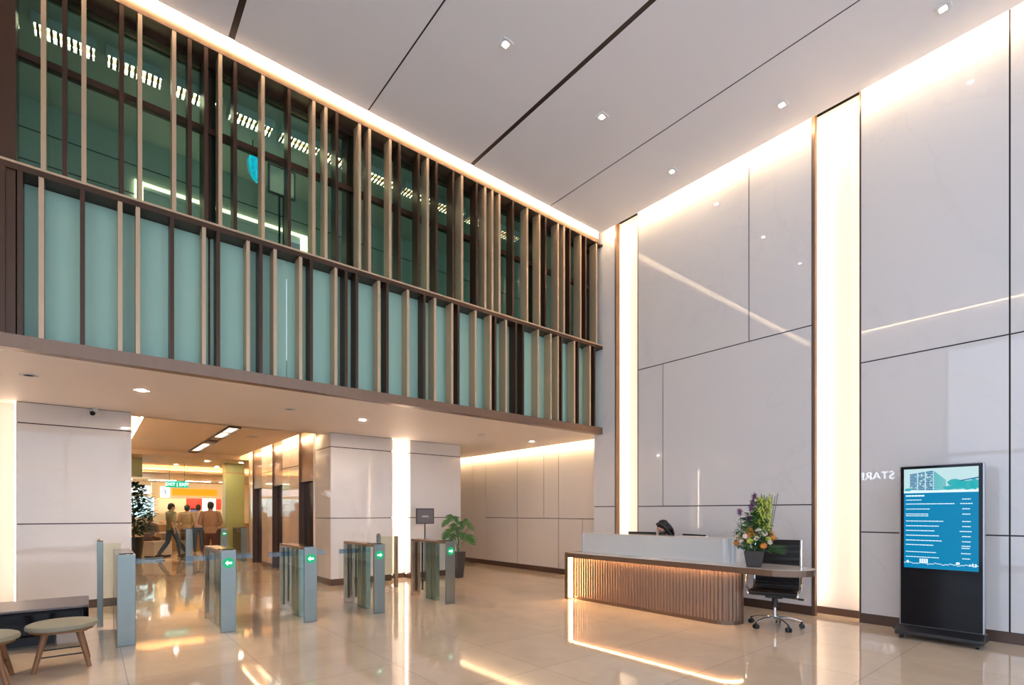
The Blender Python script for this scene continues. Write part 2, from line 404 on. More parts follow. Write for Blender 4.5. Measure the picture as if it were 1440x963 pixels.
# ------------------------------------------------------------------ pillars under the balcony
def pillar(name, label, x0, x1, y1, splits, m=M_WALL, lab=True):
    p = MB()
    zs = [.12] + splits + [ZS]
    for a, b in zip(zs[:-1], zs[1:]):
        p.box(x0+.006, x1-.006, YP, YP+.04, a+J/2, b-J/2)
        p.box(x0, x0+.04, YP+.008, y1, a+J/2, b-J/2)
        p.box(x1-.04, x1, YP+.008, y1, a+J/2, b-J/2)
    o = struct(name, p, m, label)
    struct('trim_8', MB().box(x0+.012, x1-.012, YP+.012, y1-.01, .0, ZS+.04), M_DARKJOINT, 'dark joints of ' + label)
    struct('baseboard_front', MB().box(x0+.008, x1-.008, YP+.006, y1-.006, 0, .12), M_BASE, 'brown base of ' + label)
xp = lambda p: on_y(p, YP)[0]
pillar('wall_front', 'marble pillar beside the bench', xp(22), xp(185), 16.6, [1.28, 2.72])
pillar('wall_front.001', 'marble pillar between lift lobby and lit niche', xp(465), xp(552), 10.92, [1.33, 2.74])
pillar('wall_front.002', 'marble pillar behind the potted plant', xp(577), xp(648), 12.2, [1.33, 2.74])
nw = MB()
nx0, nx1 = xp(552), xp(577)
nw.box(nx0-.02, nx1+.02, YP+.30, YP+.34, .1, ZS+.05)
lx1 = xp(22); lx0 = lx1-.86
nw.box(lx0, lx1+.02, YP+.30, YP+.34, .1, ZS+.05)
struct('wall_front.003', nw, M_NICHE, 'cream back walls of the lit niches between pillars')
struct('baseboard_front', MB().box(nx0, nx1, YP+.28, YP+.30, 0, .1).box(lx0, lx1, YP+.28, YP+.30, 0, .1), M_BASE)
struct('wall_front.004', MB().box(XL, lx0, YP, YP+.4, 0, ZS), M_WALL, 'marble wall left of the lit niche')
led('vertical warm strip in the niche between the two pillars, plant side', MB().box(nx1-.03, nx1-.012, YP+.14, YP+.17, .1, ZS), M_LED_NICHE)
led('vertical warm strip in the niche between the two pillars, lobby side', MB().box(nx0+.004, nx0+.02, YP+.05, YP+.08, .1, ZS), M_LED_NICHE)
led('pair of vertical warm strips in the niche behind the dark bench', MB().box(lx0+.012, lx0+.03, YP+.14, YP+.17, .1, ZS).box(lx1-.02, lx1-.004, YP+.05, YP+.08, .1, ZS), M_LED_NICHE)

# ------------------------------------------------------------------ lift lobby
XW = 3.62
yl = lambda p: on_x(p, XW)[0]
la, lb_ = (10.95, 11.93), (13.19, 14.10)
lc = (15.12, 16.17)
lw = MB()
for y0, y1 in ((10.94, 10.95), (la[1], lb_[0]), (lb_[1], lc[0]), (lc[1], 16.62)):
    mid = (y0+y1)/2
    if y1-y0 > .8:
        for a, b in ((y0, mid), (mid, y1)):
            lw.box(XW, XW+.05, a+J/2, b-J/2, .12, 2.5-J/2); lw.box(XW, XW+.05, a+J/2, b-J/2, 2.5+J/2, 3.3)
    else: lw.box(XW, XW+.05, y0, y1, .12, 3.3)
lw.box(XW, XW+.6, 16.60, 16.62, .12, 3.3)
struct('wall_front.005', lw, M_LOBBYSTONE, 'polished stone piers between the lift doors')
struct('trim_9', MB().box(XW+.04, XW+.05, la[1], lb_[0], 0, 3.3).box(XW+.04, XW+.05, lb_[1], lc[0], 0, 3.3), M_DARKJOINT, 'dark joints of the lift lobby wall')
struct('baseboard_front', MB().box(XW+.004, XW+.04, la[1], lb_[0], 0, .12).box(XW+.004, XW+.04, lb_[1], lc[0], 0, .12), M_BASE)
names = ['nearest the turnstiles', 'in the middle of three', 'nearest the green column']
for k, (y0, y1) in enumerate((la, lb_, lc)):
    d = tag(MB().box(XW+.14, XW+.16, y0, y1, 0, 2.12).build('door_%d' % (k+1), M_LIFTDARK), 'dark lift doorway ' + names[k], None, None, 'structure')
    tr = MB().box(XW+.03, XW+.07, y0+.015, y1-.015, 2.12, 3.3)
    tr.box(XW, XW+.16, y0, y0+.02, 0, 3.3); tr.box(XW, XW+.16, y1-.02, y1, 0, 3.3)
    tag(tr.build('door_frame', M_LIFT, d, world=d.location), 'brushed bronze panel over and around the doorway')
    mid = (y0+y1)/2
    lf = MB().box(XW+.12, XW+.145, y0+.02, mid-.003, .005, 2.11).box(XW+.12, XW+.145, mid+.003, y1-.02, .005, 2.11)
    lf.build('door_leaf', M_LIFTDARK, d, world=d.location)
struct('wall_front.006', MB().box(XW+.17, XW+.25, 10.9, 16.6, 0, 3.3), M_LIFTDARK, 'dark lift shaft behind the doorways')
led('warm cove strip along the lift doors wall', MB().box(3.42, 3.44, 10.6, 16.5, 3.115, 3.145), M_LEDL)
led('warm cove strip along the pillar side of the lobby ceiling', MB().box(.70, .72, 10.6, 16.5, 3.115, 3.145), M_LEDL)
led('thin warm strip across the lobby ceiling entrance', MB().box(.8, 3.4, 10.485, 10.50, 3.115, 3.13), M_LAMPW)
led('thin warm strip across the far end of the lobby ceiling', MB().box(.8, 3.4, 16.6, 16.615, 3.115, 3.13), M_LAMPW)
struct('trim_10', MB().box(.3, .5, 10.42, 16.6, ZS, 3.4).box(XL, .3, 10.4, 10.46, ZS, 3.4).box(.5, 3.62, 10.36, 10.42, ZS, 3.4), M_SOFFIT, 'plaster edges of the lobby ceiling recess')
# recessed linear fixture
o = thing('recessed_track_light', 'long slot with small spotlights in the lift lobby ceiling', 'ceiling light', (2.15, 13.6, 3.06))
f = MB(); f.box(-.11, -.09, -2.6, 2.6, 0, .04); f.box(.09, .11, -2.6, 2.6, 0, .04); f.box(-.11, .11, -2.62, -2.6, 0, .04); f.box(-.11, .11, 2.6, 2.62, 0, .04)
f.build('frame', M_BASE, o)
MB().box(-.09, .09, -2.6, 2.6, .03, .04).build('backing', mat('slot_backing', (.75, .6, .45), .5), o)
for y in (-2.2, -1.3, .9, 1.8):
    sp = MB().box(-.07, .07, y-.32, y+.32, .012, .03).build('lamp', M_TRACK, o)
MB().box(-.10, .10, -.30, .05, -.015, .04).build('junction_cover', M_BASE, o)

# ------------------------------------------------------------------ balcony: slab, fascia, glazing
struct('trim_11', MB().box(XL, XR, YF, YF+.13, ZS-.03, ZS+.10), M_BRONZE_MID, 'bronze fascia along the bottom of the balcony')
struct('ceiling.005', MB().box(XL, XR, YF+.13, YG+.03, ZS+.07, 3.105).box(XL, XR, YG+.03, 10.6, ZS+.07, 3.4), M_BLIND, 'balcony floor slab')
struct('trim_12', MB().box(XL, 7.66, YF+.005, 7.25, 6.72, 6.745).box(XL, 7.70, YF-.004, YF+.02, 6.715, 6.80), M_BRONZE_MID, 'bronze header over the balcony glazing')
struct('trim_13', MB().box(XL, 7.70, YF, YF+.02, 6.80, 7.15).box(XL, XR+.02, 6.5, YF+.02, 7.15, 7.18).box(XL, 7.66, 6.55, 6.58, ZC+.06, 7.16), M_CEIL, 'white top of the cove slot over the balcony')
led('long warm cove strip glowing along the top of the balcony', MB().box(XL, 7.62, 6.58, 6.595, ZC+.012, ZC+.05), M_LED_HI)

scr = thing('fin_screen', 'tall screen of bronze and champagne metal fins in front of the balcony glass', 'screen', (2.7, YF+.1, 3.1))
W0 = (2.7, YF+.1, 3.1)
FD = .17
Zm0, Zm1 = 4.665, 4.745
MB().box(XL, XR, YF-.004, YF+.25, Zm0, Zm1).build('rail', M_BRONZE, scr, world=W0)
MB().box(XL, XR, YF-.006, YF-.004, Zm0+.058, Zm1).build('rail_edge', M_CHAMP, scr, world=W0)
MB().box(7.6, XR, YF-.004, YF+.25, 6.70, 6.73).build('rail', M_BRONZE, scr, world=W0)
UP = ((61,1),(91,0),(118,1),(171,0),(197,1),(245,1),(267,0),(290,0),(310,1),(331,0),(370,1),(407,0),(441.5,1),(458.5,1),(474,0),(506,1),(520,1),(549,1),(562,0),(589,0),(601.7,1),(614,0),(637.7,0),(650,1),(670.7,0),(682.7,1),(692.7,1),(702.7,1),(721.7,0),(741.7,1),(759,1),(767.7,0),(785,1),(793.5,1),(801.7,0),(816.7,1),(824,0),(839,1))
LO = ((3,0),(28,0),(58,1),(116,0),(169,1),(194,1),(242,0),(287,1),(307,0),(349,1),(367,0),(387,1),(423,1),(438,0),(472.5,1),(487,0),(502,0),(533,1),(545,0),(574,1),(597,0),(612,1),(636,1),(645,0),(669,1),(690,1),(697,0),(712,1),(726,0),(736,0),(757,1),(775,1),(785,1),(790,0),(808,1),(813.5,0),(830,1),(836.5,0))
def fin(px, champ, z0, z1, x=None):
    x = on_y(px, YF)[0] if x is None else x
    o = MB().box(x-.019, x+.019, YF, YF+FD, z0, z1).build('fin', M_CHAMP if champ else M_BRONZE, scr, world=W0)
    tag(o, 'champagne metal fin' if champ else 'dark bronze fin')
for p, c in UP: fin(p, c, Zm1, 6.718)
for p, c in LO: fin(p, c, ZS+.10, Zm0)
for k in range(4):
    fin(0, k % 2, Zm1, 6.718, -.95-k*.38); fin(0, (k+1) % 2, ZS+.10, Zm0, -.85-k*.38)
# glazing bays
cx = [XL, -.62, 1.08, 2.81, 4.56, 6.28, XR]
for i in range(6):
    x0, x1 = cx[i], cx[i+1]
    w = thing('window_%d' % (i+1), None, None, ((x0+x1)/2, YG, 3.1)); w['kind'] = 'structure'; w['label'] = 'balcony glazing bay %s with clear green glass over frosted glass' % ('one two three four five six'.split()[i])
    ww = w.location
    fr = MB()
    fr.box(x1-.07, x1+.07, YG+.02, YG+.20, ZS+.1, 6.72)
    fr.box(x0, x1, YG-.02, YG+.06, 5.88, 5.95); fr.box(x0, x1, YG-.02, YG+.06, 6.66, 6.72); fr.box(x0, x1, YG-.02, YG+.06, 3.11, 3.16); fr.box(x0, x1, YG-.02, YG+.06, Zm0, Zm1)
    fr.build('window_frame', M_BRONZE, w, world=ww)
    MB().box(x0+.01, x1-.01, YG, YG+.014, Zm1, 5.88).box(x0+.01, x1-.01, YG, YG+.014, 5.95, 6.66).build('pane', M_GLASSG, w, world=ww)
    # frosted panes split on their own joints
    mid = x0 + (x1-x0)*.5
    MB().box(x0+.01, mid-.004, YG, YG+.014, 3.16, Zm0).build('frosted_pane', M_FROST, w, world=ww)
    MB().box(mid+.004, x1-.01, YG, YG+.014, 3.16, Zm0).build('frosted_pane', M_FROST, w, world=ww)
struct('trim_14', MB().box(.0-.64-.06, -.62+.08, YF+.02, YG, ZS+.1, 6.72), M_BRONZE, 'dark corner post of the balcony glazing')
# mezzanine room behind the glass
mz = MB().box(XL, .53, 8.9, 9.0, 3.4, 6.72).box(2.81, XR, 8.9, 9.0, 3.4, 6.72).box(.53, 2.81, 8.9, 9.0, 6.07, 6.72)
struct('wall_mezzanine', mz, M_MEZZ, 'dim grey green wall of the upstairs corridor')
struct('wall_mezzanine.001', MB().box(.2, 2.9, 10.3, 10.4, 3.4, 6.7).box(XL-.1, XL, YG, 10.4, 3.0, 7.2).box(XR+.3, XR+.4, YG, 9.0, 3.4, 7.2), M_MEZZ, 'end walls of the upstairs corridor')
struct('ceiling.006', MB().box(XL, XR+.4, YG+.2, 10.4, 6.70, 6.76), M_MEZZ, 'upstairs corridor ceiling')
struct('trim_15', MB().box(XL, .48, 8.895, 8.9, 5.9, 5.912).box(2.54, XR, 8.895, 8.9, 5.4, 5.412).box(XL, XR, 8.895, 8.9, 6.3, 6.312), M_DARKJOINT, 'thin joints on the upstairs corridor wall')
pf = thing('doorway_frame', 'light edged portal in the upstairs corridor wall', 'doorway', (1.51, 8.88, 3.4))
MB().box(.48, .58, 8.86, 8.95, 3.4, 6.10).build('jamb', M_LEDMEZZ, pf, world=pf.location)
MB().box(2.74, 2.83, 8.86, 8.95, 3.4, 6.10).build('jamb', M_LEDMEZZ, pf, world=pf.location)
MB().box(.58, 2.74, 8.86, 8.90, 6.06, 6.095).build('lintel', M_LEDMEZZ, pf, world=pf.location)
x, z = on_y(357, 7.9, 237)
bw = thing('round_sign', 'blue glowing round sign hanging upstairs behind the balcony glass', 'sign', (x, 7.9, z), .92)
MB().cyl((0, .0, 0), (0, .03, 0), .14, n=32).build('disc', M_SCREENTEAL, bw)
MB().cyl((0, .015, .14), (0, .015, 6.70-z), .008, n=8).build('hanger', M_BLACK, bw)
m_ = MB().tube([(.16*math.cos(a*PI/16), -.02, .16*math.sin(a*PI/16)) for a in range(33)], .018, 8)
for a in range(4): m_.tube([(-.15*math.cos(a*PI/4), -.03, -.15*math.sin(a*PI/4)), (.15*math.cos(a*PI/4), -.03, .15*math.sin(a*PI/4))], .012, 6)
m_.build('wheel', M_BLUESIGN, bw)
x, z = on_y(396, 7.9, 257)
tv = thing('post_sign', 'framed sign panel on a tall double post upstairs beside the blue round sign', 'sign', (x, 7.9, 3.4))
z -= 3.4
tc_ = MB().box(-.19, .19, -.02, .02, z-.21, z+.21).build('frame', M_BLACK, tv, bevel=.006)
MB().box(-.165, .165, -.024, -.02, z-.185, z+.185).build('face', M_MEZZ, tc_)
for q in (-.03, .03): MB().box(q-.012, q+.012, -.01, .02, 0, z-.21).build('post', M_BLACK, tv)
# louvred lights by the glass
N = 13
for k in range(N):
    x0 = -1.45 + k*.62
    lt = thing('louvre_light', 'small louvred ceiling light upstairs in the long row behind the balcony glass', 'ceiling light', (x0, 7.45, 6.60), 0, 'row of louvred lights behind the balcony glass')
    lf_ = MB().box(-.27, .27, -.12, -.10, 0, .10).box(-.27, .27, .10, .12, 0, .10).box(-.27, -.25, -.10, .10, 0, .1).box(.25, .27, -.10, .10, 0, .1).build('frame', M_WHITE, lt)
    MB().box(-.25, .25, -.10, .10, .05, .06).build('lamp', M_LOUVRE, lf_)
    lv = MB()
    for j in range(9): lv.box(-.22+j*.055-.012, -.22+j*.055+.012, -.10, .10, .0, .045)
    lv.box(-.25, .25, -.005, .005, 0, .045)
    lv.build('louvre', M_BRONZE_MID, lf_)

# ------------------------------------------------------------------ left wall and street glazing (behind the photographer)
struct('wall_left', MB().box(XL-.15, XL, 3.3, YP, 0, 7.2).box(XL-.15, XL, YB, 3.3, 5.95, 7.2), M_WALL, 'marble wall of the lobby opposite the reception')
led('warm cove strip along the top of the wall opposite the reception', MB().box(XL+.12, XL+.14, YB, 6.5, ZC-.03, ZC-.005), mat('led_side_light', (1, .9, .8), .5, emit=WARM, es=14))
wl = thing('window_7', 'tall side window', None, (XL, -1.35, 0)); wl['kind'] = 'structure'; del wl['label']
fr = MB()
for y in (-5.9, -4.4, -2.9, -1.4, .1, 1.7, 3.25): fr.box(XL-.1, XL, y-.04, y+.04, 0, 5.95)
for z in (.05, 3.0, 5.9): fr.box(XL-.1, XL, YB, 3.3, z-.05, z+.05)
fr.build('window_frame', M_STEEL, wl, world=wl.location)
MB().box(XL-.06, XL-.05, YB, 3.3, 0, 5.95).build('pane', M_GLASSF, wl, world=wl.location)
wb = thing('window_8', None, None, (2.7, YB, 0)); wb['kind'] = 'structure'
fr = MB()
for k in range(7): fr.box(XL+k*1.7-.04, XL+k*1.7+.04, YB-.1, YB, 0, 6.9)
for z in (.05, 3.0, 6.85): fr.box(XL, 8.2, YB-.1, YB, z-.05, z+.05)
fr.build('window_frame', M_STEEL, wb, world=wb.location)
MB().box(XL, 8.2, YB-.06, YB-.05, 0, 6.9).build('pane', M_GLASSF, wb, world=wb.location)
struct('wall_street', MB().box(XL-.2, 8.8, YB-.15, YB, 6.9, 7.3), M_WHITE)
struct('ceiling.007', MB().box(XL-.2, 8.9, YB-.2, 13.4, 7.25, 7.35), M_BLIND, 'roof slab over the lobby')
# lit shop name on the left wall, seen mirrored in the polished wall
sg = thing('shop_sign', 'row of white lit capital letters on the wall opposite the reception', 'sign', (XL+.05, 4.39, 2.42))
text_mb('STARBUCKS', .32, M_SIGNWHITE, 'letters', sg, lambda x, y, z: (z, x, y), .02)
MB().box(-.05, -.02, -.1, 2.3, -.02, .28).build('backing', M_BLACK, sg)

# ------------------------------------------------------------------ downlights
def downlight(x, y, z, label, lamp=M_LAMP, r=.036, square=True, group=None):
    d = thing('downlight', label, 'ceiling light', (x, y, z), 0, group)
    t = MB()
    if square:
        for s in (-1, 1):
            t.box(s*r*1.45-.018, s*r*1.45+.018, -r*1.75, r*1.75, -.012, .0); t.box(-r*1.1, r*1.1, s*r*1.45-.018, s*r*1.45+.018, -.012, .0)
    else:
        t.lathe([(r, -.004), (r*1.35, -.01), (r*1.45, 0), (r, 0)])
    t_ = t.build('trim_ring', M_WHITE, d)
    b = MB()
    b.lathe([(r*.75, -.004), (r*.8, -.002)], n=20).build('lamp', lamp, t_)
    return d
DL = [(3.71, 4.62, 'square downlight standing alone in the ceiling strip past the wide slot nearest the balcony middle'),
      (5.41, 4.63, 'square ceiling downlight between the two long joints above the desk end'),
      (7.14, 4.66, 'square ceiling downlight near the corner where balcony meets the reception wall'),
      (7.10, 2.97, 'square ceiling downlight above the office chair by the wall cove'),
      (7.08, 1.30, 'square ceiling downlight above the screen kiosk')]
for x, y, l in DL: downlight(x, y, ZC-.001, l)
SD = [(.51, 8.10, 1, 'lit recessed downlight in the soffit before the bench pillar'), (3.57, 8.32, 1, 'lit recessed downlight in the soffit before the niche pillar'),
      (7.55, 8.47, 1, 'lit recessed downlight in the soffit near the passage wall'), (2.35, 8.16, 0, 'unlit recessed downlight in the soffit over the turnstiles'),
      (-.54, 8.04, 0, 'unlit recessed downlight in the soffit over the bench'), (6.1, 8.35, 0, 'unlit recessed downlight in the soffit before the plant')]
M_DIM = mat('unlit_lamp', (.45, .4, .36), .4)
for x, y, on, l in SD: downlight(x, y, ZS-.001, l, (M_LAMP if x > 7 else M_LAMPS) if on else M_DIM, .06, False)
downlight(.93, 14.1, 3.099, 'dark unlit downlight in the lift lobby ceiling', M_BLACK, .07, False)
downlight(2.75, 12.3, 3.099, 'round pale speaker downlight near the first lift', M_DIM, .09, False)
for k, (x, y, l) in enumerate(((2.13, 19.5, 'small lit downlight in the ceiling before the exit sign'), (3.6, 17.5, 'small lit downlight beside the green column'))): downlight(x, y, 2.979, l, M_LAMP, .07, False)

# CCTV camera on the bench pillar
cc = thing('security_camera', 'small white security camera under the soffit on the bench pillar', 'camera', (.06, YP-.07, 2.96))
MB().cyl((0, 0, .06), (0, 0, .0), .035).build('mount', M_WHITE, cc)
ch_ = MB().tube([(.03, .05, -.015), (-.03, -.09, -.035)], .042, 16).build('housing', M_WHITE, cc, smooth=True)
MB().tube([(-.025, -.085, -.035), (-.034, -.102, -.038)], .034, 16).build('lens', M_BLACKGLOSS, ch_)

# ------------------------------------------------------------------ reception desk
dk = thing('reception_desk', 'long reception desk with fluted bronze front and rounded marble counter end', 'desk', (6.5, 4.2, 0))
W = dk.location
XD0 = 6.16; YD1 = 6.0
poly = [(XD0, YD1), (6.95, YD1), (6.95, 3.05)]
ec = (6.52, 2.75); ra, rb = .36, .36
pl = [(XD0, YD1)]
n = 16
for k in range(n+1):
    a = PI + PI*k/n
    pl.append((6.52 + .36*math.cos(a), 2.76 + .38*math.sin(a)))
pl += [(6.88, 3.4), (6.95, 3.6), (6.95, YD1)]
MB().prism(pl, .725, .775).build('countertop', M_TOP, dk, world=W, bevel=.004)
# bronze edge band under/around the counter edge
def offset(poly_, d):
    c = []
    for (x, y) in poly_: c.append((x, y))
    return c
eb = MB()
edge = [(XD0-.012, YD1)] + [(6.52 + .372*math.cos(PI+PI*k/n), 2.76 + .392*math.sin(PI+PI*k/n)) for k in range(n+1)]
inner = [(XD0+.002, YD1)] + [(6.52 + .358*math.cos(PI+PI*k/n), 2.76 + .378*math.sin(PI+PI*k/n)) for k in range(n+1)]
for i in range(len(edge)-1):
    q = [edge[i], edge[i+1], inner[i+1], inner[i]]
    eb.prism(q, .698, .772)
eb.build('edge_band', M_BRONZE_MID, dk, world=W)
MB().box(XD0-.012, 6.9, YD1, YD1+.07, 0, .778).build('end_panel', M_BRONZE_MID, dk, world=W, bevel=.004)
# fluted base
XB = 6.27
path = []
yb0 = 3.48; rc = .24
L_ = 5.94 - yb0
steps = int(L_/.0125)
for k in range(steps+1):
    path.append((XB, 5.94 - L_*k/steps, (-1, 0)))
arc = PI/2*rc; sa = int(arc/.0125)
for k in range(1, sa+1):
    a = PI + (PI/2)*k/sa
    path.append((XB+rc+rc*math.cos(a), yb0+rc*math.sin(a), (math.cos(a), math.sin(a))))
out = []
for i, (x, y, nn) in enumerate(path):
    ph = (i % 4)/4
    d = .010*(1-abs(2*ph-1)**1.0)
    out.append((x+nn[0]*d, y+nn[1]*d))
inn = [(XB+.27, yb0-rc), (XB+.27, 5.94)]
MB().prism(out+inn, .05, .70).build('fluted_front', M_FLUTE, dk, world=W)
pb = [(x-nn[0]*.0+nn[0]*.012, y+nn[1]*.012) for x, y, nn in path][::4] + [(XB+.28, yb0-rc-.012), (XB+.28, 5.94)]
MB().prism(pb, 0, .05).build('plinth', M_BRONZE_MID, dk, world=W)
MB().box(XB+.255, XB+.295, yb0-rc-.015, yb0-rc+.03, 0, .715).build('end_post', M_BRONZE_MID, dk, world=W)
lp = MB()
l0 = [(x+nn[0]*.045, y+nn[1]*.045) for x, y, nn in path][::3]; l1 = [(x+nn[0]*.025, y+nn[1]*.025) for x, y, nn in path][::3]
for i in range(len(l0)-1): lp.prism([l0[i], l0[i+1], l1[i+1], l1[i]], .714, .722)
lp.build('led_strip', M_LED_DESK, dk, world=W)
MB().box(XD0+.03, XB-.03, 5.975, 5.99, .02, .71).build('led_strip', M_LED_DESK, dk, world=W)
MB().box(XB+.03, 6.9, 5.94, 6.0, .0, .72).build('side_board', M_BRONZE_MID, dk, world=W)
# raised white glass screen
XS = 6.50
p2 = [(XS, 5.95)]
for k in range(9):
    a = PI + PI/2*k/8
    p2.append((XS+.14+.14*math.cos(a), 3.50+.14*math.sin(a)))
p2o = p2 + [(XS+.30, 3.36), (XS+.30, 3.40), (XS+.15, 3.40)]
p2i = [(XS+.03, 5.95)]
for k in range(9):
    a = PI + PI/2*k/8
    p2i.append((XS+.14+.11*math.cos(a), 3.50+.11*math.sin(a)))
ps = MB()
a_ = p2; b_ = p2i
for i in range(len(a_)-1): ps.prism([a_[i], a_[i+1], b_[i+1], b_[i]], .775, 1.09)
ps.box(XS+.14, XS+.40, 3.36, 3.39, .775, 1.09)
bmesh.ops.remove_doubles(ps.bm, verts=ps.bm.verts[:], dist=.0005)
ps.build('raised_screen', M_DESKGLASS, dk, world=W)
tp = MB()
p3 = p2 + [(XS+.40, 3.36), (XS+.40, 3.40), (XS+.40, 5.95)]
tp.prism([(x, y) for x, y in p3], 1.088, 1.10)
tp.build('screen_cap', M_TOP, dk, world=W)
MB().box(XS-.02, XS+.40, 5.95, 5.975, .775, 1.10).build('screen_end', M_DESKGLASS, dk, world=W)
MB().box(6.74, 7.15, 3.3, 5.9, .70, .73).build('work_surface', M_TOP, dk, world=W)

# monitor behind the screen
mo = thing('monitor', 'dark monitor edge showing above the white desk screen by the receptionist', 'monitor', (6.95, 5.10, .73), PI/2+.2)
MB().lathe([(.10, 0), (.10, .012), (.02, .02)], n=24).build('foot', M_BLACK, mo)
MB().box(-.02, .02, -.01, .01, .015, .25).build('stand', M_BLACK, mo)
mc_ = MB().box(-.24, .24, -.025, .005, .10, .40).build('casing', M_BLACK, mo, bevel=.006)
MB().box(-.225, .225, -.028, -.025, .115, .385).build('display', M_SCREENDEEP, mc_)

# ------------------------------------------------------------------ office chairs
def office_chair(label, loc, rz):
    c = thing('office_chair', label, 'chair', loc, rz, 'black ribbed office chairs')
    # local: sitter faces -y
    prof = []                                               # side profile of seat + back (y, z)
    for y, z in ((-.26, .425), (-.235, .455), (-.12, .46), (.05, .452), (.15, .458), (.20, .49), (.235, .55), (.25, .68), (.262, .80), (.285, .95), (.31, 1.05), (.315, 1.09)): prof.append((y, z))
    def smoothp(P, n=4):
        o = []
        for i in range(len(P)-1):
            p0 = P[max(i-1, 0)]; p1 = P[i]; p2 = P[i+1]; p3 = P[min(i+2, len(P)-1)]
            for k in range(n):
                t = k/n
                o.append(tuple(.5*((2*p1[j]) + (-p0[j]+p2[j])*t + (2*p0[j]-5*p1[j]+4*p2[j]-p3[j])*t*t + (-p0[j]+3*p1[j]-3*p2[j]+p3[j])*t**3) for j in (0, 1)))
        o.append(P[-1]); return o
    P = smoothp(prof, 5)
    seatP = [p for p in P if p[0] < .17 and p[1] < .47 or p[1] < .462]
    k_ = len(seatP)
    def pad(PP, name):
        m_ = MB(); prev = None; w = .255
        d = 0
        rows = []
        for i, (y, z) in enumerate(PP):
            y2, z2 = PP[min(i+1, len(PP)-1)]; y1, z1 = PP[max(i-1, 0)]
            t = Vector((y2-y1, z2-z1)).normalized(); nrm = Vector((-t.y, t.x))   # up/front side
            th = .017 if i % 3 else .008                     # ribs
            row = [(-w, y-nrm.x*th, z-nrm.y*th), (w, y-nrm.x*th, z-nrm.y*th), (w, y+nrm.x*th, z+nrm.y*th), (-w, y+nrm.x*th, z+nrm.y*th)]
            rows.append([m_.bm.verts.new(r) for r in row])
        for a, b in zip(rows[:-1], rows[1:]):
            for q in range(4): m_.bm.faces.new((a[q], a[(q+1) % 4], b[(q+1) % 4], b[q]))
        m_.bm.faces.new(rows[0][::-1]); m_.bm.faces.new(rows[-1])
        return m_.build(name, M_LEATHER, c, bevel=.004)
    pad(P[:k_+1], 'seat'); pad(P[k_:], 'backrest')
    for s in (-1, 1):
        m_ = MB().tube([(s*.27, y, z) for y, z in P], [(.012, .018)]*len(P), 8)
        m_.build('side_rail', M_CHROME, c, smooth=True)
        ar = [(s*.27, -.10, .45), (s*.30, -.17, .50), (s*.305, -.185, .58), (s*.305, -.14, .645), (s*.305, 0, .66), (s*.30, .14, .66), (s*.285, .22, .645), (s*.27, .245, .62)]
        ar_ = MB().tube(ar, .011, 8).build('armrest', M_CHROME, c, smooth=True)
        MB().box(s*.305-.022, s*.305+.022, -.13, .15, .664, .682).build('arm_pad', M_BLACK, ar_, bevel=.006)
    MB().tube([(-.26, .02, .43), (.26, .02, .43)], .012, 8).tube([(-.26, -.18, .425), (.26, -.18, .425)], .009, 8).build('cross_bar', M_CHROME, c, smooth=True)
    MB().box(-.10, .10, -.12, .12, .375, .425).build('tilt_mechanism', M_BLACK, c, bevel=.015)
    MB().tube([(.05, .0, .385), (.30, -.02, .375)], .008, 8).tube([(.26, -.02, .375), (.32, -.02, .373)], .013, 8).build('lever', M_BLACK, c)
    MB().cyl((0, 0, .25), (0, 0, .38), .028).cyl((0, 0, .36), (0, 0, .28), .035).build('gas_sleeve', M_BLACK, c, smooth=True)
    MB().cyl((0, 0, .09), (0, 0, .27), .018).build('gas_lift', M_CHROME, c, smooth=True)
    for k in range(5):
        a = 2*PI*k/5 + .3
        d = Vector((math.cos(a), math.sin(a), 0))
        lg_ = MB().tube([d*.0+Vector((0, 0, .115)), d*.08+Vector((0, 0, .125)), d*.20+Vector((0, 0, .115)), d*.30+Vector((0, 0, .085))], [(.028, .024), (.022, .018), (.017, .014), (.013, .012)], 10).build('leg', M_CHROME, c, smooth=True)
        t = Vector((-d.y, d.x, 0)); w_ = d*.305
        cs = MB()
        for s in (-1, 1): cs.cyl(w_+t*(s*.012)+Vector((0, 0, .03)), w_+t*(s*.028)+Vector((0, 0, .03)), .03, n=16)
        cs.cyl(w_+Vector((0, 0, .03)), w_+Vector((0, 0, .085)), .012, n=10)
        cs.build('caster', M_BLACK, lg_, smooth=True)
    return c
office_chair('black ribbed office chair under the counter end behind the flowers', (6.68, 2.88, 0), math.atan2(-.953, .291))
office_chair('black ribbed office chair behind the receptionist, only its back top showing', (7.28, 4.62, 0), math.atan2(-.95, -.30))

# ------------------------------------------------------------------ flower arrangement
fa = thing('flower_arrangement', 'tall flower arrangement in a dark square pot on the counter', 'flowers', (6.36, 2.99, .775), .35)
pt_ = MB().prism_map([(-.085, 0), (.085, 0), (.118, .20), (-.118, .20)], lambda u, v, w: (u, w*(.72+v*1.4), v), -.11, .11).build('pot', M_POT, fa, bevel=.012)
MB().box(-.10, .10, -.10, .10, .17, .195).build('soil', M_SOIL, pt_)
def leaf(m_, base, tip, w, bend=.0, n=5):
    b = Vector(base); t = Vector(tip); d = t-b
    side = d.cross(Vector((0, 0, 1)))
    if side.length < 1e-4: side = Vector((1, 0, 0))
    side.normalize(); up = side.cross(d).normalized()
    prev = None
    for k in range(n+1):
        f = k/n; ww = w*math.sin(PI*min(1, .12+f*.88))*(1 if f < .99 else .05)
        c = b + d*f + up*(bend*math.sin(PI*f))
        row = [m_.bm.verts.new(c-side*ww), m_.bm.verts.new(c-up*ww*.25), m_.bm.verts.new(c+side*ww)]
        if prev:
            for q in range(2): m_.bm.faces.new((prev[q], prev[q+1], row[q+1], row[q]))
        prev = row
rnd = random.Random(3)
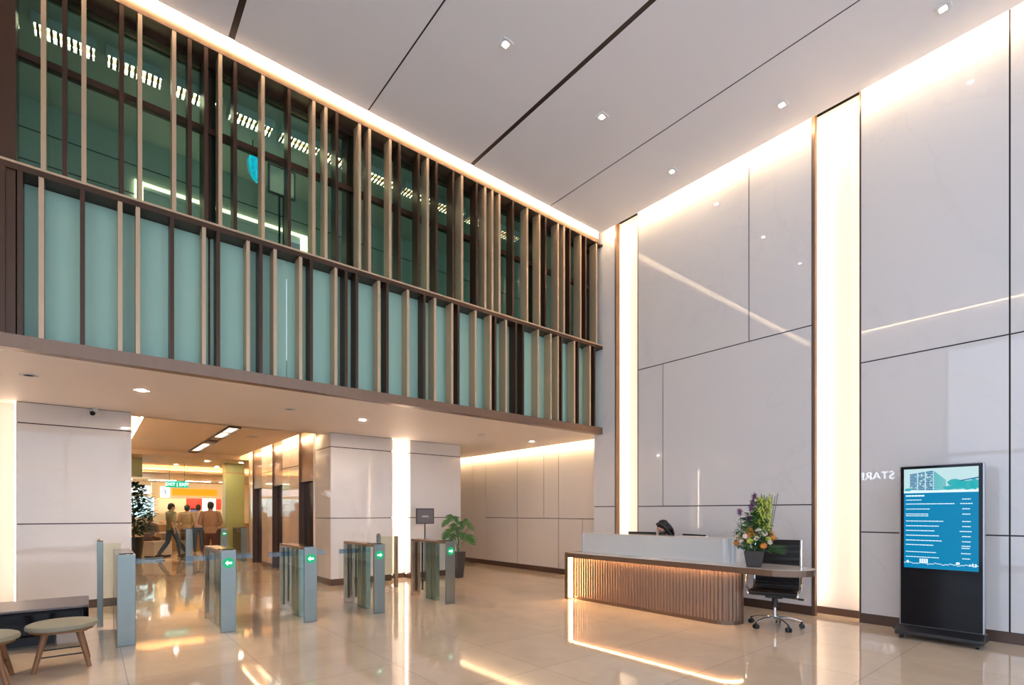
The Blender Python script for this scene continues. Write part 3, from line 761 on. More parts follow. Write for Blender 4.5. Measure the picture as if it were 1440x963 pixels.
ang = -3.05                                                   # side of the bouquet that faces the room (local frame)
cd = Vector((math.cos(ang), math.sin(ang), 0)); sd = Vector((-cd.y, cd.x, 0))
def fp(u, z, d): v = sd*u + cd*d; return (v.x, v.y, z)
lm = MB()
for k in range(330):
    a = rnd.uniform(0, 2*PI); q = math.sqrt(rnd.random()); zz = rnd.uniform(.20, .66); wd_ = .23-.42*abs(zz-.37)
    p = Vector((wd_*q*math.cos(a), wd_*q*math.sin(a), zz)); d = Vector((math.cos(a)+rnd.gauss(0, .4), math.sin(a)+rnd.gauss(0, .4), rnd.uniform(-.5, .6))).normalized()
    leaf(lm, p-d*.03, p+d*rnd.uniform(.05, .09), rnd.uniform(.016, .028), .012)
tag(lm.build('foliage', M_LEAF, fa, solid=.001), 'dark green leaves')
lm = MB()
for k in range(260):
    z0 = rnd.uniform(.40, .82); a = rnd.uniform(0, 2*PI); r = rnd.uniform(.0, .10)*(1.2-z0*.6)
    c = Vector(fp(.03+.11*(z0-.4)+r*math.cos(a), z0, r*math.sin(a)*.8)); d = Vector((rnd.gauss(0, .7), rnd.gauss(0, .7), rnd.uniform(.1, 1))).normalized()
    leaf(lm, c, c+d*rnd.uniform(.04, .08), rnd.uniform(.009, .018), .008)
for k in range(40):
    a = rnd.uniform(0, 2*PI); c = Vector((.16*math.cos(a), .16*math.sin(a), rnd.uniform(.3, .5)))
    leaf(lm, c*.8, c+Vector((.08*math.cos(a), .08*math.sin(a), rnd.uniform(-.02, .09))), .008, .015)
tag(lm.build('foliage', M_LEAFL, fa, solid=.001), 'light green filler leaves')
lm = MB()                                                  # palm frond on the right
for s in range(4):
    dirx = (sd*(.9-.1*s)+cd*(.3-.15*s)+Vector((0, 0, -.28+.10*s))).normalized(); b0 = sd*.10+cd*.05+Vector((0, 0, .25))
    for k in range(7):
        p = b0+dirx*(.06+.025*k); q = Vector((-dirx.y, dirx.x, .25)).normalized()
        for sg_ in (-1, 1): leaf(lm, p, p+dirx*.06+q*sg_*(.075-.008*k), .008, .0, 3)
lm.build('palm_frond', M_LEAF, fa, solid=.001)
def bloom(c, r, m, lab):
    r *= 1.2; b = MB(); b.ball(c, r*.62, 10)
    for ring, (nn, rr, tilt) in enumerate(((5, .75, .35), (7, 1.0, .0))):
        for k in range(nn):
            a = 2*PI*k/nn+ring*.4
            d = sd*math.cos(a)+Vector((0, 0, math.sin(a)*.9))+cd*tilt
            b.ball(Vector(c)+d*r*rr*.55, (r*.42, r*.42, r*.42), 8)
    tag(b.build('flower', m, fa, smooth=True), lab)
for u, z, d, r, m, l in ((-.155, .335, .10, .036, M_ROSEW, 'cream rose'), (-.19, .37, .05, .030, M_ROSEW, 'cream rose'), (.045, .455, .13, .036, M_ROSEW, 'cream rose'), (.11, .42, .13, .036, M_ROSEW, 'cream rose'), (-.10, .38, .15, .030, M_ROSEW, 'cream rose'), (.02, .36, .17, .030, M_ROSEW, 'cream rose'), (.17, .31, .11, .028, M_ROSEW, 'cream rose'),
                         (-.06, .45, .12, .044, M_ROSEO, 'orange flower'), (-.03, .40, .15, .042, M_ROSEO, 'orange flower'), (.10, .27, .15, .036, M_ROSEO, 'orange flower'), (.20, .37, .06, .036, M_ROSEO, 'orange flower'), (.185, .42, .03, .030, M_ROSEO, 'orange flower'), (-.20, .29, .05, .032, M_ROSEO, 'orange flower'),
                         (-.045, .325, .16, .036, M_ORCHID, 'yellow green bloom'), (.15, .35, .10, .03, M_ORCHID, 'yellow green bloom')):
    bloom(fp(u, z, d), r, m, l)
for k in range(38):                                         # cymbidium spike
    f = k/37
    u = .10+.06*math.sin(k*2.4)+.02*f; z = .46+.38*f; d = .07*math.cos(k*1.9)+.03
    c = Vector(fp(u, z, d)); o_ = MB()
    for q in range(5):
        a = 2*PI*q/5; v = sd*math.cos(a)+Vector((0, 0, math.sin(a)))
        leaf(o_, c, c+v*.050+cd*.014, .017, .004, 3)
    o_.ball(c+cd*.01, .009, 6)
    tag(o_.build('orchid_bloom', M_ORCHID, fa, solid=.0015), 'yellow green orchid')
for u, z, d in ((-.165, .675, .05), (-.04, .73, .03), (-.02, .79, .0), (.0, .87, .02), (-.06, .60, .04)):
    c = Vector(fp(u, z, d)); b = MB()
    for k in range(60):
        v = Vector((rnd.gauss(0, 1), rnd.gauss(0, 1), rnd.gauss(0, 1))).normalized()
        leaf(b, c, c+v*rnd.uniform(.048, .068), .007, 0, 2)
    b.ball(c, .018, 8)
    tag(b.build('allium_bloom', M_ALLIUM, fa), 'purple allium ball')
    MB().tube([fp(u*.2, .2, 0), fp(u*.8, z*.6, d), tuple(c)], .004, 6).build('flower_stem', M_STEM, fa)
for k in range(7):
    u = .10+.018*k
    MB().tube([fp(.06+.008*k, .2, -.02), fp(u, .55, -.02), fp(u+.012*k-.02, .90-.015*(k % 3), -.02)], .005, 6).build('bare_stick', mat('stick_brown', (.16, .14, .07), .6) if k == 0 else MATS['stick_brown'], fa)

# ------------------------------------------------------------------ screen kiosk
ks = thing('display_kiosk', 'tall black digital display kiosk with blue directory screen', 'kiosk', (7.37, 1.375, 0), -PI/2)
MB().box(-.372, .372, -.035, .035, .14, 1.985).build('casing', mat('kiosk_silver', (.42, .42, .44), .3, .8, noise=.04), ks, bevel=.008)
MB().box(-.358, .358, -.039, -.035, .15, 1.975).build('front_glass', M_BLACKGLOSS, ks)
bs = MB().prism_map([(-.17, .05), (.17, .05), (.17, .09), (.06, .145), (-.06, .145), (-.17, .09)], lambda u, v, w: (w, u, v), -.385, .385)
bs.build('base', M_BLACK, ks, bevel=.008)
for sx in (-.33, .33):
    for sy in (-.13, .13):
        MB().cyl((sx-.014, sy, .032), (sx+.014, sy, .032), .032, n=18).cyl((sx, sy, .03), (sx, sy, .06), .012, n=10).build('caster', M_BLACK, ks)
MB().tube([(.36, .0, .10), (-.44, .02, .07), (-.47, .03, .11)], .008, 6).build('cable', M_BLACK, ks)
SX, SZ0, SZ1 = .325, .81, 1.945
yS = -.0395
MB().box(-SX, SX, yS-.0015, yS, SZ0, SZ1).build('screen', M_SCREENBLUE, ks)
e = yS-.0018
def sq(m_, x0, x1, z0, z1, lay=0): m_.box(x0, x1, e-.0004*lay-.0004, e-.0004*lay, z0, z1)
hz0 = 1.67
m_ = MB(); sq(m_, -SX, SX, hz0, SZ1); m_.build('header_picture', M_SCREENSKY, ks)
def pic(poly_, m, name='header_picture', lay=1):
    MB().prism_map(poly_, lambda u, v, w: (u, w, v), e-.0004*lay-.0004, e-.0004*lay).build(name, m, ks)
pic([(-.275, 1.705), (-.055, 1.695), (-.055, 1.918), (-.275, 1.885)], M_SCREENDEEP)
pic([(-.055, 1.695), (.055, 1.70), (.055, 1.805), (-.055, 1.918)], M_SCREENTEAL)
m_ = MB(); rr = random.Random(2)
for k in range(12):                                       # pale floor bands and columns over the dark facade
    f = k/11
    a0, b0 = 1.705+.18*f, 1.695+.223*f
    m_.prism_map([(-.275, a0), (-.055, b0), (-.055, b0+.004), (-.275, a0+.004)], lambda u, v, w: (u, w, v), e-.0012, e-.0008)
    c0, d0 = 1.695+.223*f, 1.70+.105*f
    m_.prism_map([(-.055, c0), (.055, d0), (.055, d0+.003), (-.055, c0+.004)], lambda u, v, w: (u, w, v), e-.0012, e-.0008)
for x0, ww in ((-.275, .006), (-.203, .010), (-.132, .010), (-.06, .008)):
    m_.box(x0, x0+ww, e-.0012, e-.0008, 1.70, 1.886+(x0+.275)*.148)
for k in range(46):
    x0 = rr.uniform(-.268, -.07); zz = rr.uniform(1.72, 1.875); m_.box(x0, x0+.012, e-.0012, e-.0008, zz, zz+.011)
m_.build('header_picture', M_SCREENSKY, ks)
def blob(cx_, cz, rx, rz, seed):
    rr = random.Random(seed)
    return [(cx_+rx*math.cos(2*PI*k/18)*rr.uniform(.85, 1.08), cz+rz*math.sin(2*PI*k/18)*rr.uniform(.85, 1.08)) for k in range(18)]
for i, (a, b, c_, d) in enumerate(((.13, 1.775, .062, .042), (.18, 1.765, .05, .04), (.245, 1.74, .06, .05), (.29, 1.755, .034, .06), (.08, 1.72, .05, .025), (-.29, 1.705, .03, .022), (.16, 1.725, .06, .025))):
    pic(blob(a, b, c_, d, i), M_SCREENTEAL, lay=3)
pic([(.17, 1.80), (.325, 1.83), (.325, 1.815), (.18, 1.79)], M_SCREENDEEP, lay=4)
pic([(.2, 1.72), (.325, 1.71), (.325, 1.80), (.21, 1.79)], M_SCREENTEAL, lay=2)
m_ = MB(); sq(m_, -SX, SX, hz0, hz0+.022, 4); m_.build('header_picture', M_SCREENLINE, ks)
# rows of tiny words (too small to read in the photograph)
rows = [(1.638, .17, .016), (1.604, .145, .008), (1.568, .44, .009), (1.523, .225, .008), (1.478, .205, .009), (1.462, .21, .008), (1.415, .345, .009), (1.372, .30, .009), (1.330, .262, .009), (1.287, .30, .009), (1.243, .325, .009), (1.203, .25, .009), (1.140, .275, .008), (1.095, .30, .008)]
rr = random.Random(5)
def words(x, end, z0, hh, lo, hi):
    z0 = z0-(1.67-z0)*.28; m_ = MB()
    while x < end-.004:
        x2 = min(x+rr.uniform(lo, hi), end); sq(m_, x, x2, z0, z0+hh, 1); x = x2+.003
    m_.build('text_row', M_SCREENLINE, ks)
for z0, wd, hh in rows: words(-SX+.018, -SX+.018+wd, z0, hh, .010, .030)
for z0, a, b in ((1.606, .19, .262), (1.568, .175, .28), (1.523, .192, .255), (1.478, .192, .262), (1.415, .192, .262), (1.372, .192, .262), (1.330, .17, .275), (1.287, .19, .262), (1.243, .19, .262), (1.205, .187, .262), (1.187, .187, .255), (1.142, .182, .262), (1.098, .192, .257)):
    words(a, b, z0, .009, .012, .022)
m_ = MB(); sk = SZ0+.055
for k in range(40):                                     # pale skyline drawn along the foot of the screen
    x0 = -SX+k*2*SX/40
    zz = sk+.006*math.sin(k*.8)+.004*math.sin(k*2.3); sq(m_, x0, x0+2*SX/40, zz, zz+.006, 1)
sq(m_, -.30, -.28, sk, sk+.03, 1); sq(m_, .14, .17, sk+.01, sk+.035, 1); sq(m_, .25, .262, sk, sk+.02, 1); sq(m_, .272, .285, sk, sk+.03, 1); sq(m_, .295, .31, sk, sk+.025, 1)
for k in range(4): sq(m_, -.18+k*.02, -.165+k*.02, sk+.005, sk+.055, 2)
m_.build('skyline_drawing', M_SCREENLINE, ks)

# ------------------------------------------------------------------ turnstiles
def arrow_poly(sgn, s=.9):
    pts = [(-.042, 0), (-.008, .034), (-.008, .014), (.040, .014), (.040, -.014), (-.008, -.014), (-.008, -.034)]
    return [(sgn*x*s, z*s) for x, z in pts]
def gate(label, loc, rz=0, arrow=None, wings=(-1, 1), L=1.15, group='glass and steel turnstiles by the pillars', wing_len=.30):
    g = thing('turnstile', label, 'turnstile', loc, rz, group)
    w = .082
    MB().box(-w, w, 0, .035, 0, .99).build('front_post', M_STEEL, g, bevel=.004)
    MB().box(-w, w, L-.045, L, 0, .9519).build('rear_post', M_STEELB, g, bevel=.004)
    MB().box(-w, w, .0351, L, .952, .990).build('top_rail', M_STEELB, g, bevel=.003)
    MB().box(-.035, .035, .39, .535, .0, .95).build('drive_column', M_STEELG, g, bevel=.004)
    MB().box(-.035, .035, .565, .72, .0, .95).build('drive_column', M_STEELG, g, bevel=.004)
    MB().box(-.028, .028, .5355, .5645, .0, .95).build('centre_seal', M_BLACK, g)
    MB().box(-w+.012, -w+.03, L-.17, L-.13, .1, .93).build('sensor_strip', M_BLACK, g)
    MB().box(w-.03, w-.012, L-.17, L-.13, .1, .93).build('sensor_strip', M_BLACK, g)
    for s in (-1, 1):
        MB().box(s*(w-.006)-.004, s*(w-.006)+.004, .0355, L-.046, .03, .9515).build('side_glass', M_GLASS, g)
    for s in wings:
        gf_ = MB().box(s*w if s > 0 else s*(w+wing_len), s*(w+wing_len) if s > 0 else s*w, .544, .556, .22, .90).build('glass_flap', M_GLASS, g)
        MB().box(s*w if s > 0 else s*(w+wing_len), s*(w+wing_len) if s > 0 else s*w, .540, .560, .84, .905).build('flap_edge', M_GLASSB, gf_)
    MB().box(-w+.02, w-.02, .05, .30, .990, 1.0).build('card_reader', M_BLACKGLOSS, g)
    if arrow:
        dsc = MB().cyl((0, 0, .835), (0, -.004, .835), .064, n=32).build('arrow_indicator', M_GREEN, g)
        MB().prism_map(arrow_poly(1 if arrow == 'L' else -1), lambda u, v, q: (u, q, v+.835), -.0055, -.004).build('arrow', M_ARROW, dsc)
    return g
gate('plain steel turnstile at the bench end of the row, no arrow showing', (.305, 6.93, 0), 0, None, (1,))
gate('turnstile with a green arrow, second in the row from the bench', (1.294, 6.96, 0), 0, 'L')
gate('middle turnstile of the row of five, green arrow on its post', (2.255, 6.92, 0), 0, 'L')
gate('turnstile with a green arrow, second in the row from the potted plant', (3.21, 6.88, 0), 0, 'R', (-1,))
gate('turnstile with a green arrow nearest the potted plant', (4.40, 6.86, 0), 0, 'R', ())
gate('distant turnstile in the lobby at the side of the man in the tan shirt', (2.12, 16.6, 0), 0, None, (), 1.1, 'distant turnstiles at the lobby end')
gate('distant turnstile with a small green arrow beyond the lifts', (2.98, 16.6, 0), 0, 'L', (), 1.1, 'distant turnstiles at the lobby end')
gate('distant turnstile standing against the green column', (3.50, 16.65, 0), 0, None, (), 1.1, 'distant turnstiles at the lobby end')
def barrier(label, x0, x1, y, h, both):
    b = thing('glass_barrier', label, 'barrier', ((x0+x1)/2, y, 0))
    hw = (x1-x0)/2
    MB().box(-hw-.03, -hw+.03, -.03, .03, 0, h).build('post', M_STEEL, b, bevel=.004)
    MB().lathe([(.03, h), (.034, h+.01), (.02, h+.03)], (-hw, 0, 0), 16).build('post_cap', M_STEEL, b)
    if both: MB().box(hw-.03, hw+.03, -.03, .03, 0, h-.03).build('post', M_STEELB, b, bevel=.004)
    MB().box(-hw+.03, hw-.03, -.006, .006, .08, h-.03).build('glass_leaf', glass_mat('barrier_glass', (.93, .945, .85), 1.4) if 'barrier_glass' not in MATS else MATS['barrier_glass'], b)
barrier('slim steel post with a glass leaf beside the plain turnstile', .10, .34, 8.35, 1.08, False)
barrier('glass gate leaf between two slim posts before the lit niche', 4.20, 4.56, 9.05, 1.02, True)

# ------------------------------------------------------------------ sign on stand
st = thing('sign_stand', 'black framed notice on a slim stand before the niche pillar', 'sign', (5.52, 9.62, 0), -.12)
MB().lathe([(.17, 0), (.17, .012), (.03, .02), (.02, .03)], n=30).build('base', M_BLACK, st)
MB().cyl((0, 0, .02), (0, 0, 1.22), .014, n=12).build('pole', M_BLACK, st)
MB().box(-.205, .205, -.018, .012, 1.20, 1.53).build('frame', M_BLACK, st, bevel=.005)
no_ = MB().box(-.185, .185, -.021, -.018, 1.22, 1.51).build('notice', mat('notice_grey', (.13, .12, .13), .35), st)
m_ = MB()
for k in range(6): m_.box(-.066+k*.023, -.049+k*.023, -.0225, -.021, 1.352, 1.375)
m_.box(-.10, .10, -.0222, -.021, 1.335, 1.337)
m_.build('notice_text', M_WHITE, no_)

# ------------------------------------------------------------------ potted monstera
mp_ = thing('potted_monstera', 'potted plant with big split leaves in a tall tapered dark planter', 'plant', (6.30, 9.50, 0))
pl_ = MB().prism_map([(-.075, 0), (.075, 0), (.115, .58), (-.115, .58)], lambda u, v, w: (u, w*(.65+v*.6), v), -.115, .115).build('planter', M_POT, mp_, bevel=.01)
MB().box(-.10, .10, -.10, .10, .54, .57).build('soil', M_SOIL, pl_)
def monstera(c, face, up, size, idx):
    face = Vector(face).normalized(); up = Vector(up); up = (up-face*up.dot(face)).normalized(); sx = up.cross(face)
    m_ = MB(); ptsL = []; N_ = 9
    spine = [(0, .42-k*.98/(N_-1)) for k in range(N_)]
    widths = [.12, .33, .44, .48, .46, .40, .30, .17, .02]
    def P(u, v):
        q = -.35*u*u - .25*(v-.1)**2
        return Vector(c)+(sx*u+up*v+face*q*1.0)*size
    for s in (-1, 1):
        prev = None
        for k in range(N_-1):
            v0 = spine[k][1]; v1 = spine[k+1][1]; gapv = .05 if 1 < k < 7 else 0
            w0, w1 = widths[k], widths[k+1]
            inner = .10 if gapv else .0
            # leaf lobe between two splits
            a = [P(0, v0), P(s*inner, v0), P(s*w0, v0-gapv-.06), P(s*w1*1.0, v1+gapv-.06), P(s*inner, v1), P(0, v1)]
            vs = []
            for p in a:
                if not vs or (p-vs[-1]).length > 1e-4: vs.append(p)
            if (vs[0]-vs[-1]).length < 1e-4: vs.pop()
            if len(vs) > 2: m_.face(vs)
    m_.build('leaf', M_LEAF, mp_, solid=.003)
camdir = Vector((-6.3, -9.5, 0)).normalized(); rt = Vector((RT[0], RT[1], 0))
LV = [(-.20, 1.33, .23, -.2), (-.06, 1.30, .20, .3), (-.30, 1.22, .20, -.5), (-.12, 1.14, .22, -.1), (-.22, 1.02, .26, -.3), (-.02, 1.04, .24, .1), (-.30, .93, .22, -.4), (.18, 1.24, .22, .7), (.27, 1.14, .20, .9), (.26, .88, .30, .35), (.06, 1.18, .2, .2), (-.14, .90, .24, -.2), (.08, .95, .2, .1)]
rr = random.Random(11)
for i, (u, z, s, lean) in enumerate(LV):
    c = rt*u + Vector((0, 0, z)) + camdir*rr.uniform(-.12, .14)
    fc = camdir + rt*(lean*.8) + Vector((0, 0, rr.uniform(.25, .9)))
    monstera(c, fc, Vector((0, 0, 1)) - rt*lean*.9, s, i)
    MB().tube([(rr.uniform(-.03, .03), rr.uniform(-.03, .03), .55), tuple(rt*u*.25+Vector((0, 0, .55+(z-.55)*.6))), tuple(c - (camdir*.02) + Vector((0, 0, s*.2)))], .007, 6).build('leaf_stem', M_STEM, mp_, smooth=True)

# dark leafy tree in the lobby
ft = thing('potted_tree', 'dark leafy indoor tree in a black pot by the lobby pillar', 'plant', (.985, 18.8, 0))
MB().lathe([(.20, 0), (.27, .70), (.25, .70), (.24, .66)], n=24).build('pot', M_BLACK, ft, smooth=True)
MB().tube([(0, 0, .6), (.03, 0, 1.1), (-.02, .02, 1.9)], [.03, .025, .012], 8).build('trunk', M_WOOD, ft, smooth=True)
lm = MB(); rr = random.Random(21)
for k in range(900):
    z = rr.uniform(.75, 2.3); rmax = .50*math.sqrt(max(.05, 1-((z-1.35)/1.0)**2)); a = rr.uniform(0, 2*PI); r = rmax*math.sqrt(rr.random())
    p = Vector((r*math.cos(a), r*math.sin(a), z)); d = Vector((math.cos(a+rr.uniform(-.8, .8)), math.sin(a+rr.uniform(-.8, .8)), rr.uniform(-.5, .5))).normalized()
    leaf(lm, p, p+d*rr.uniform(.14, .22), rr.uniform(.04, .06), .01, 3)
lm.build('foliage', M_LEAFD, ft)

# ------------------------------------------------------------------ bench and stools
bn = thing('bench', 'low black floating bench with grey top along the pillar', 'bench', (-.9, 7.8, 0))
B0 = (-.9, 7.8, 0)
def rrect(x0, x1, y0, y1, r, n=6):
    o = []
    for cx_, cy_, a0 in ((x1-r, y0+r, -PI/2), (x1-r, y1-r, 0), (x0+r, y1-r, PI/2), (x0+r, y0+r, PI)):
        for k in range(n+1): o.append((cx_+r*math.cos(a0+PI/2*k/n), cy_+r*math.sin(a0+PI/2*k/n)))
    return o
MB().prism(rrect(-2.2, -.01, 7.36, 8.2, .06), .13, .40).build('body', M_BLACKGLOSS, bn, world=B0, bevel=.03)
MB().prism(rrect(-2.2, -.01, 7.36, 8.2, .06), .40, .425).build('top', M_BENCHTOP, bn, world=B0, bevel=.006)
MB().box(-2.0, -.3, 7.6, 8.0, 0, .13).build('plinth', M_BLACK, bn, world=B0)
def stool(label, loc, rz):
    s = thing('stool', label, 'stool', loc, rz, 'round wooden stools by the bench')
    R_ = .262
    MB().lathe([(R_-.03, .355), (R_, .368), (R_+.004, .385), (R_-.004, .405), (R_-.03, .417), (R_*.5, .424), (.01, .425)], n=48).build('cushion', M_CUSHION, s, smooth=True)
    MB().lathe([(R_-.06, .335), (R_-.03, .34), (R_-.03, .356), (R_-.06, .356)], n=40).build('seat_frame', M_WOOD, s, smooth=True)
    for k in range(4):
        a = PI/4+k*PI/2
        d = Vector((math.cos(a), math.sin(a), 0))
        MB().tube([d*.165+Vector((0, 0, .345)), d*.275+Vector((0, 0, 0))], [.027, .017], 12).build('leg', M_WOOD, s, smooth=True)
    for k in range(4):
        a = PI/4+k*PI/2; b = a+PI/2
        p = Vector((math.cos(a), math.sin(a), 0))*.228; q = Vector((math.cos(b), math.sin(b), 0))*.228
        p.z = q.z = .15 if k % 2 else .13
        MB().tube([p, q], .007, 8).build('stretcher', M_BLACK, s, smooth=True)
stool('round olive cushioned wooden stool in front of the bench end', (-.20, 6.44, 0), .02)
stool('round olive cushioned wooden stool mostly cut off by the picture edge', (-.73, 6.17, 0), .0)

# ------------------------------------------------------------------ people
def remesh_build(mb, name, m, parent, voxel=.007, smooth=4):
    bm = mb.bm; bmesh.ops.recalc_face_normals(bm, faces=bm.faces[:])
    me = bpy.data.meshes.new('tmp'); bm.to_mesh(me); bm.free()
    ob = bpy.data.objects.new('tmp', me); COL.objects.link(ob)
    md = ob.modifiers.new('r', 'REMESH'); md.mode = 'VOXEL'; md.voxel_size = voxel
    ms = ob.modifiers.new('s', 'SMOOTH'); ms.iterations = smooth; ms.factor = .5
    dg = bpy.context.evaluated_depsgraph_get(); dg.update()
    out = bpy.data.meshes.new_from_object(ob.evaluated_get(dg))
    bpy.data.objects.remove(ob); bpy.data.meshes.remove(me)
    out.name = name; out.materials.clear(); out.materials.append(m); out.shade_smooth()
    o = bpy.data.objects.new(name, out); COL.objects.link(o); o.parent = parent
    return o
STAND = dict(pelvis=(0, 0, .95), chest=(0, .01, 1.30), neck=(0, .015, 1.46), head=(0, -.01, 1.60), hip=.088, sh=.175,
             elb=((-.235, .04, 1.13), (.235, .04, 1.13)), wri=((-.24, -.06, .89), (.24, -.06, .89)),
             knee=((-.10, -.02, .50), (.10, -.02, .50)), ank=((-.11, .03, .08), (.11, .03, .08)))
def person(label, loc, rz, pose, shirt, trousers, hair='short', scale=1., mask=False, hairm=M_HAIR, look=(0, -1, 0), voxel=.009):
    p = thing('person', label, 'person', loc, rz)
    P = dict(STAND); P.update(pose)
    V = Vector
    pel, che, nk, hd = V(P['pelvis']), V(P['chest']), V(P['neck']), V(P['head'])
    lk = V(look).normalized(); up0 = V((0, 0, 1)); up = (up0 - lk*up0.dot(lk)).normalized() if abs(lk.z) < .99 else V((0, 1, 0)); sx = lk.cross(up)
    rot = Matrix((sx, -lk, up)).transposed()               # local x, y(back), z(up) of the head
    hp = lambda x, y, z: hd + rot @ V((x, y, z))
    shl = [nk + (che-nk)*.30 + V((s*P['sh'], 0, 0)) for s in (-1, 1)]
    hips = [pel + V((s*P['hip'], 0, -.02)) for s in (-1, 1)]
    def torso(mb, e):
        ax = [pel-V((0, 0, .04)), pel+(che-pel)*.35, che, nk+(che-nk)*.28, nk+(che-nk)*.06]
        mb.tube(ax, [(.165+e, .118+e), (.145+e, .105+e), (.172+e, .122+e), (.155+e, .095+e), (.06+e, .06+e)], 18, dome=True)
        for s in (0, 1): mb.tube([nk+(che-nk)*.2, shl[s]], [(.062+e, .06+e), (.062+e, .06+e)], 12, dome=True)
    def arm(mb, s, e, upto=1.):
        a, b, c = shl[s], V(P['elb'][s]), V(P['wri'][s])
        if upto >= 1: mb.tube([a, a+(b-a)*.5, b, b+(c-b)*.4, c], [.055+e, .048+e, .041+e, .039+e, .027+e], 12, dome=True)
        else: mb.tube([a, a+(b-a)*.5, a+(b-a)*upto], [.058+e, .053+e, .052+e], 12, dome=True)
    def legs(mb, e, ankle=1.):
        for s in (0, 1):
            a, b, c = hips[s], V(P['knee'][s]), V(P['ank'][s])
            c = b+(c-b)*ankle
            mb.tube([a, a+(b-a)*.5, b, b+(c-b)*.35, c], [.088+e, .072+e, .054+e, .053+e*1.2, .036+e*1.6], 14, dome=True)
    body = MB()
    torso(body, -.012); legs(body, -.008)
    for s in (0, 1):
        arm(body, s, -.004)
        c = V(P['wri'][s]); d = (c-V(P['elb'][s])).normalized()
        sd_ = V((1, 0, 0)) if abs(d.x) < .7 else V((0, 1, 0))
        n_ = d.cross(sd_).normalized(); sd_ = n_.cross(d).normalized()
        palm = c+d*.05
        body.tube([c-d*.01, c+d*.03, c+d*.085], [(.026, .018), (.036, .017), (.038, .014)], 10, dome=True)
        for f, (o_, l_) in enumerate(((-.028, .062), (-.010, .074), (.009, .070), (.026, .055))):
            b0 = c+d*.085+n_*o_*0+sd_*o_
            cur = n_*(-.012)
            body.tube([b0-d*.01, b0+d*l_*.5+cur*.5, b0+d*l_+cur*2.0], [.0095, .009, .0075], 8, dome=True)
        th = -1 if s else 1
        body.tube([c+d*.02+sd_*.026*-1, c+d*.055-sd_*.05+n_*-.012, c+d*.085-sd_*.052+n_*-.022], [.012, .0105, .009], 8, dome=True)
    for s in (0, 1):
        a = V(P['ank'][s]); tf = V(P.get('toe', ((0, -1, 0), (0, -1, 0)))[s]).normalized()
        body.tube([a-tf*.05+V((0, 0, -.04)), a+tf*.05+V((0, 0, -.04)), a+tf*.16+V((0, 0, -.055))], [(.036, .035), (.04, .034), (.032, .022)], 10, dome=True)
    # neck and head
    body.tube([nk+(che-nk)*.15, nk, hd+rot@V((0, .02, -.06))], [.062, .054, .052], 14, dome=True)
    body.ball(hp(0, .012, .03), (.074, .094, .092), 18, rot); body.ball(hp(0, -.022, -.035), (.060, .070, .078), 16, rot)
    body.ball(hp(0, -.055, -.085), (.032, .030, .028), 12, rot)
    body.tube([hp(0, -.086, .022), hp(0, -.104, -.012), hp(0, -.100, -.022)], [(.010, .010), (.016, .014), (.015, .012)], 10, dome=True)
    body.ball(hp(0, -.082, .04), (.045, .014, .012), 10, rot); body.ball(hp(0, -.088, -.052), (.024, .010, .012), 10, rot)
    for s in (-1, 1): body.ball(hp(s*.074, .015, -.005), (.012, .022, .034), 10, rot)
    remesh_build(body, 'body', M_SKIN, p, voxel)
    sh = MB(); torso(sh, .010)
    for s in (0, 1): arm(sh, s, .012, P.get('sleeve', .85))
    sh.tube([pel+V((0, 0, .10)), pel+V((0, 0, -.06))], [(.172, .128), (.178, .134)], 18)
    remesh_build(sh, 'shirt', shirt, p, voxel)
    tz = MB(); legs(tz, .012, .93)
    tz.tube([pel+V((0, 0, .06)), pel+V((0, 0, -.08))], [(.163, .118), (.165, .125)], 18, dome=True)
    remesh_build(tz, 'trousers', trousers, p, voxel)
    for s in (0, 1):
        a = V(P['ank'][s]); tf = V(P.get('toe', ((0, -1, 0), (0, -1, 0)))[s]).normalized()
        b = MB(); b.tube([a-tf*.055+V((0, 0, -.042)), a+tf*.05+V((0, 0, -.042)), a+tf*.175+V((0, 0, -.055))], [(.043, .036), (.047, .036), (.037, .022)], 12, dome=True)
        b.build('shoe', M_SHOE, p, smooth=True)
    h = MB()
    h.ball(hp(0, .022, .048), (.084, .098, .088), 18, rot); h.ball(hp(0, .06, -.02), (.074, .058, .070), 14, rot)
    if hair == 'long':
        h.ball(hp(0, .10, -.02), (.05, .04, .05), 12, rot)
        for s in (-1, 1): h.tube([hp(s*.03, -.045, .104), hp(s*.070, -.018, .065), hp(s*.084, .005, -.02), hp(s*.085, .02, -.10), hp(s*.07, .04, -.18)], [.020, .026, .030, .030, .02], 10, dome=True)
        h.tube([hp(0, .075, .02), hp(0, .095, -.08), hp(0, .09, -.18)], [(.07, .04), (.075, .035), (.05, .02)], 12, dome=True)
    remesh_build(h, 'hair', hairm, p, .006, 3)
    for s in (-1, 1): MB().ball(hp(s*.030, -.082, .008), (.014, .010, .009), 8, rot).build('eye', M_BLACKGLOSS, p, smooth=True)
    if mask:
        k = MB(); k.ball(hp(0, -.046, -.056), (.067, .066, .058), 16, rot)
        for s in (-1, 1): k.tube([hp(s*.06, -.055, -.03), hp(s*.078, .01, .0)], .003, 6)
        k.build('face_mask', M_BLACK, p, smooth=True)
    else:
        MB().ball(hp(0, -.094, -.054), (.022, .007, .006), 8, rot).build('mouth', mat('lips', (.38, .14, .12), .5) if 'lips' not in MATS else MATS['lips'], p, smooth=True)
    p.scale = (scale,)*3
    return p
SEAT = dict(pelvis=(0, .06, .53), chest=(0, .05, .88), neck=(0, .03, 1.04), head=(0, -.02, 1.17),
            elb=((-.24, -.02, .72), (.24, -.02, .72)), wri=((-.17, -.24, .74), (.17, -.24, .74)),
            knee=((-.11, -.38, .52), (.11, -.38, .52)), ank=((-.11, -.36, .08), (.11, -.36, .08)))
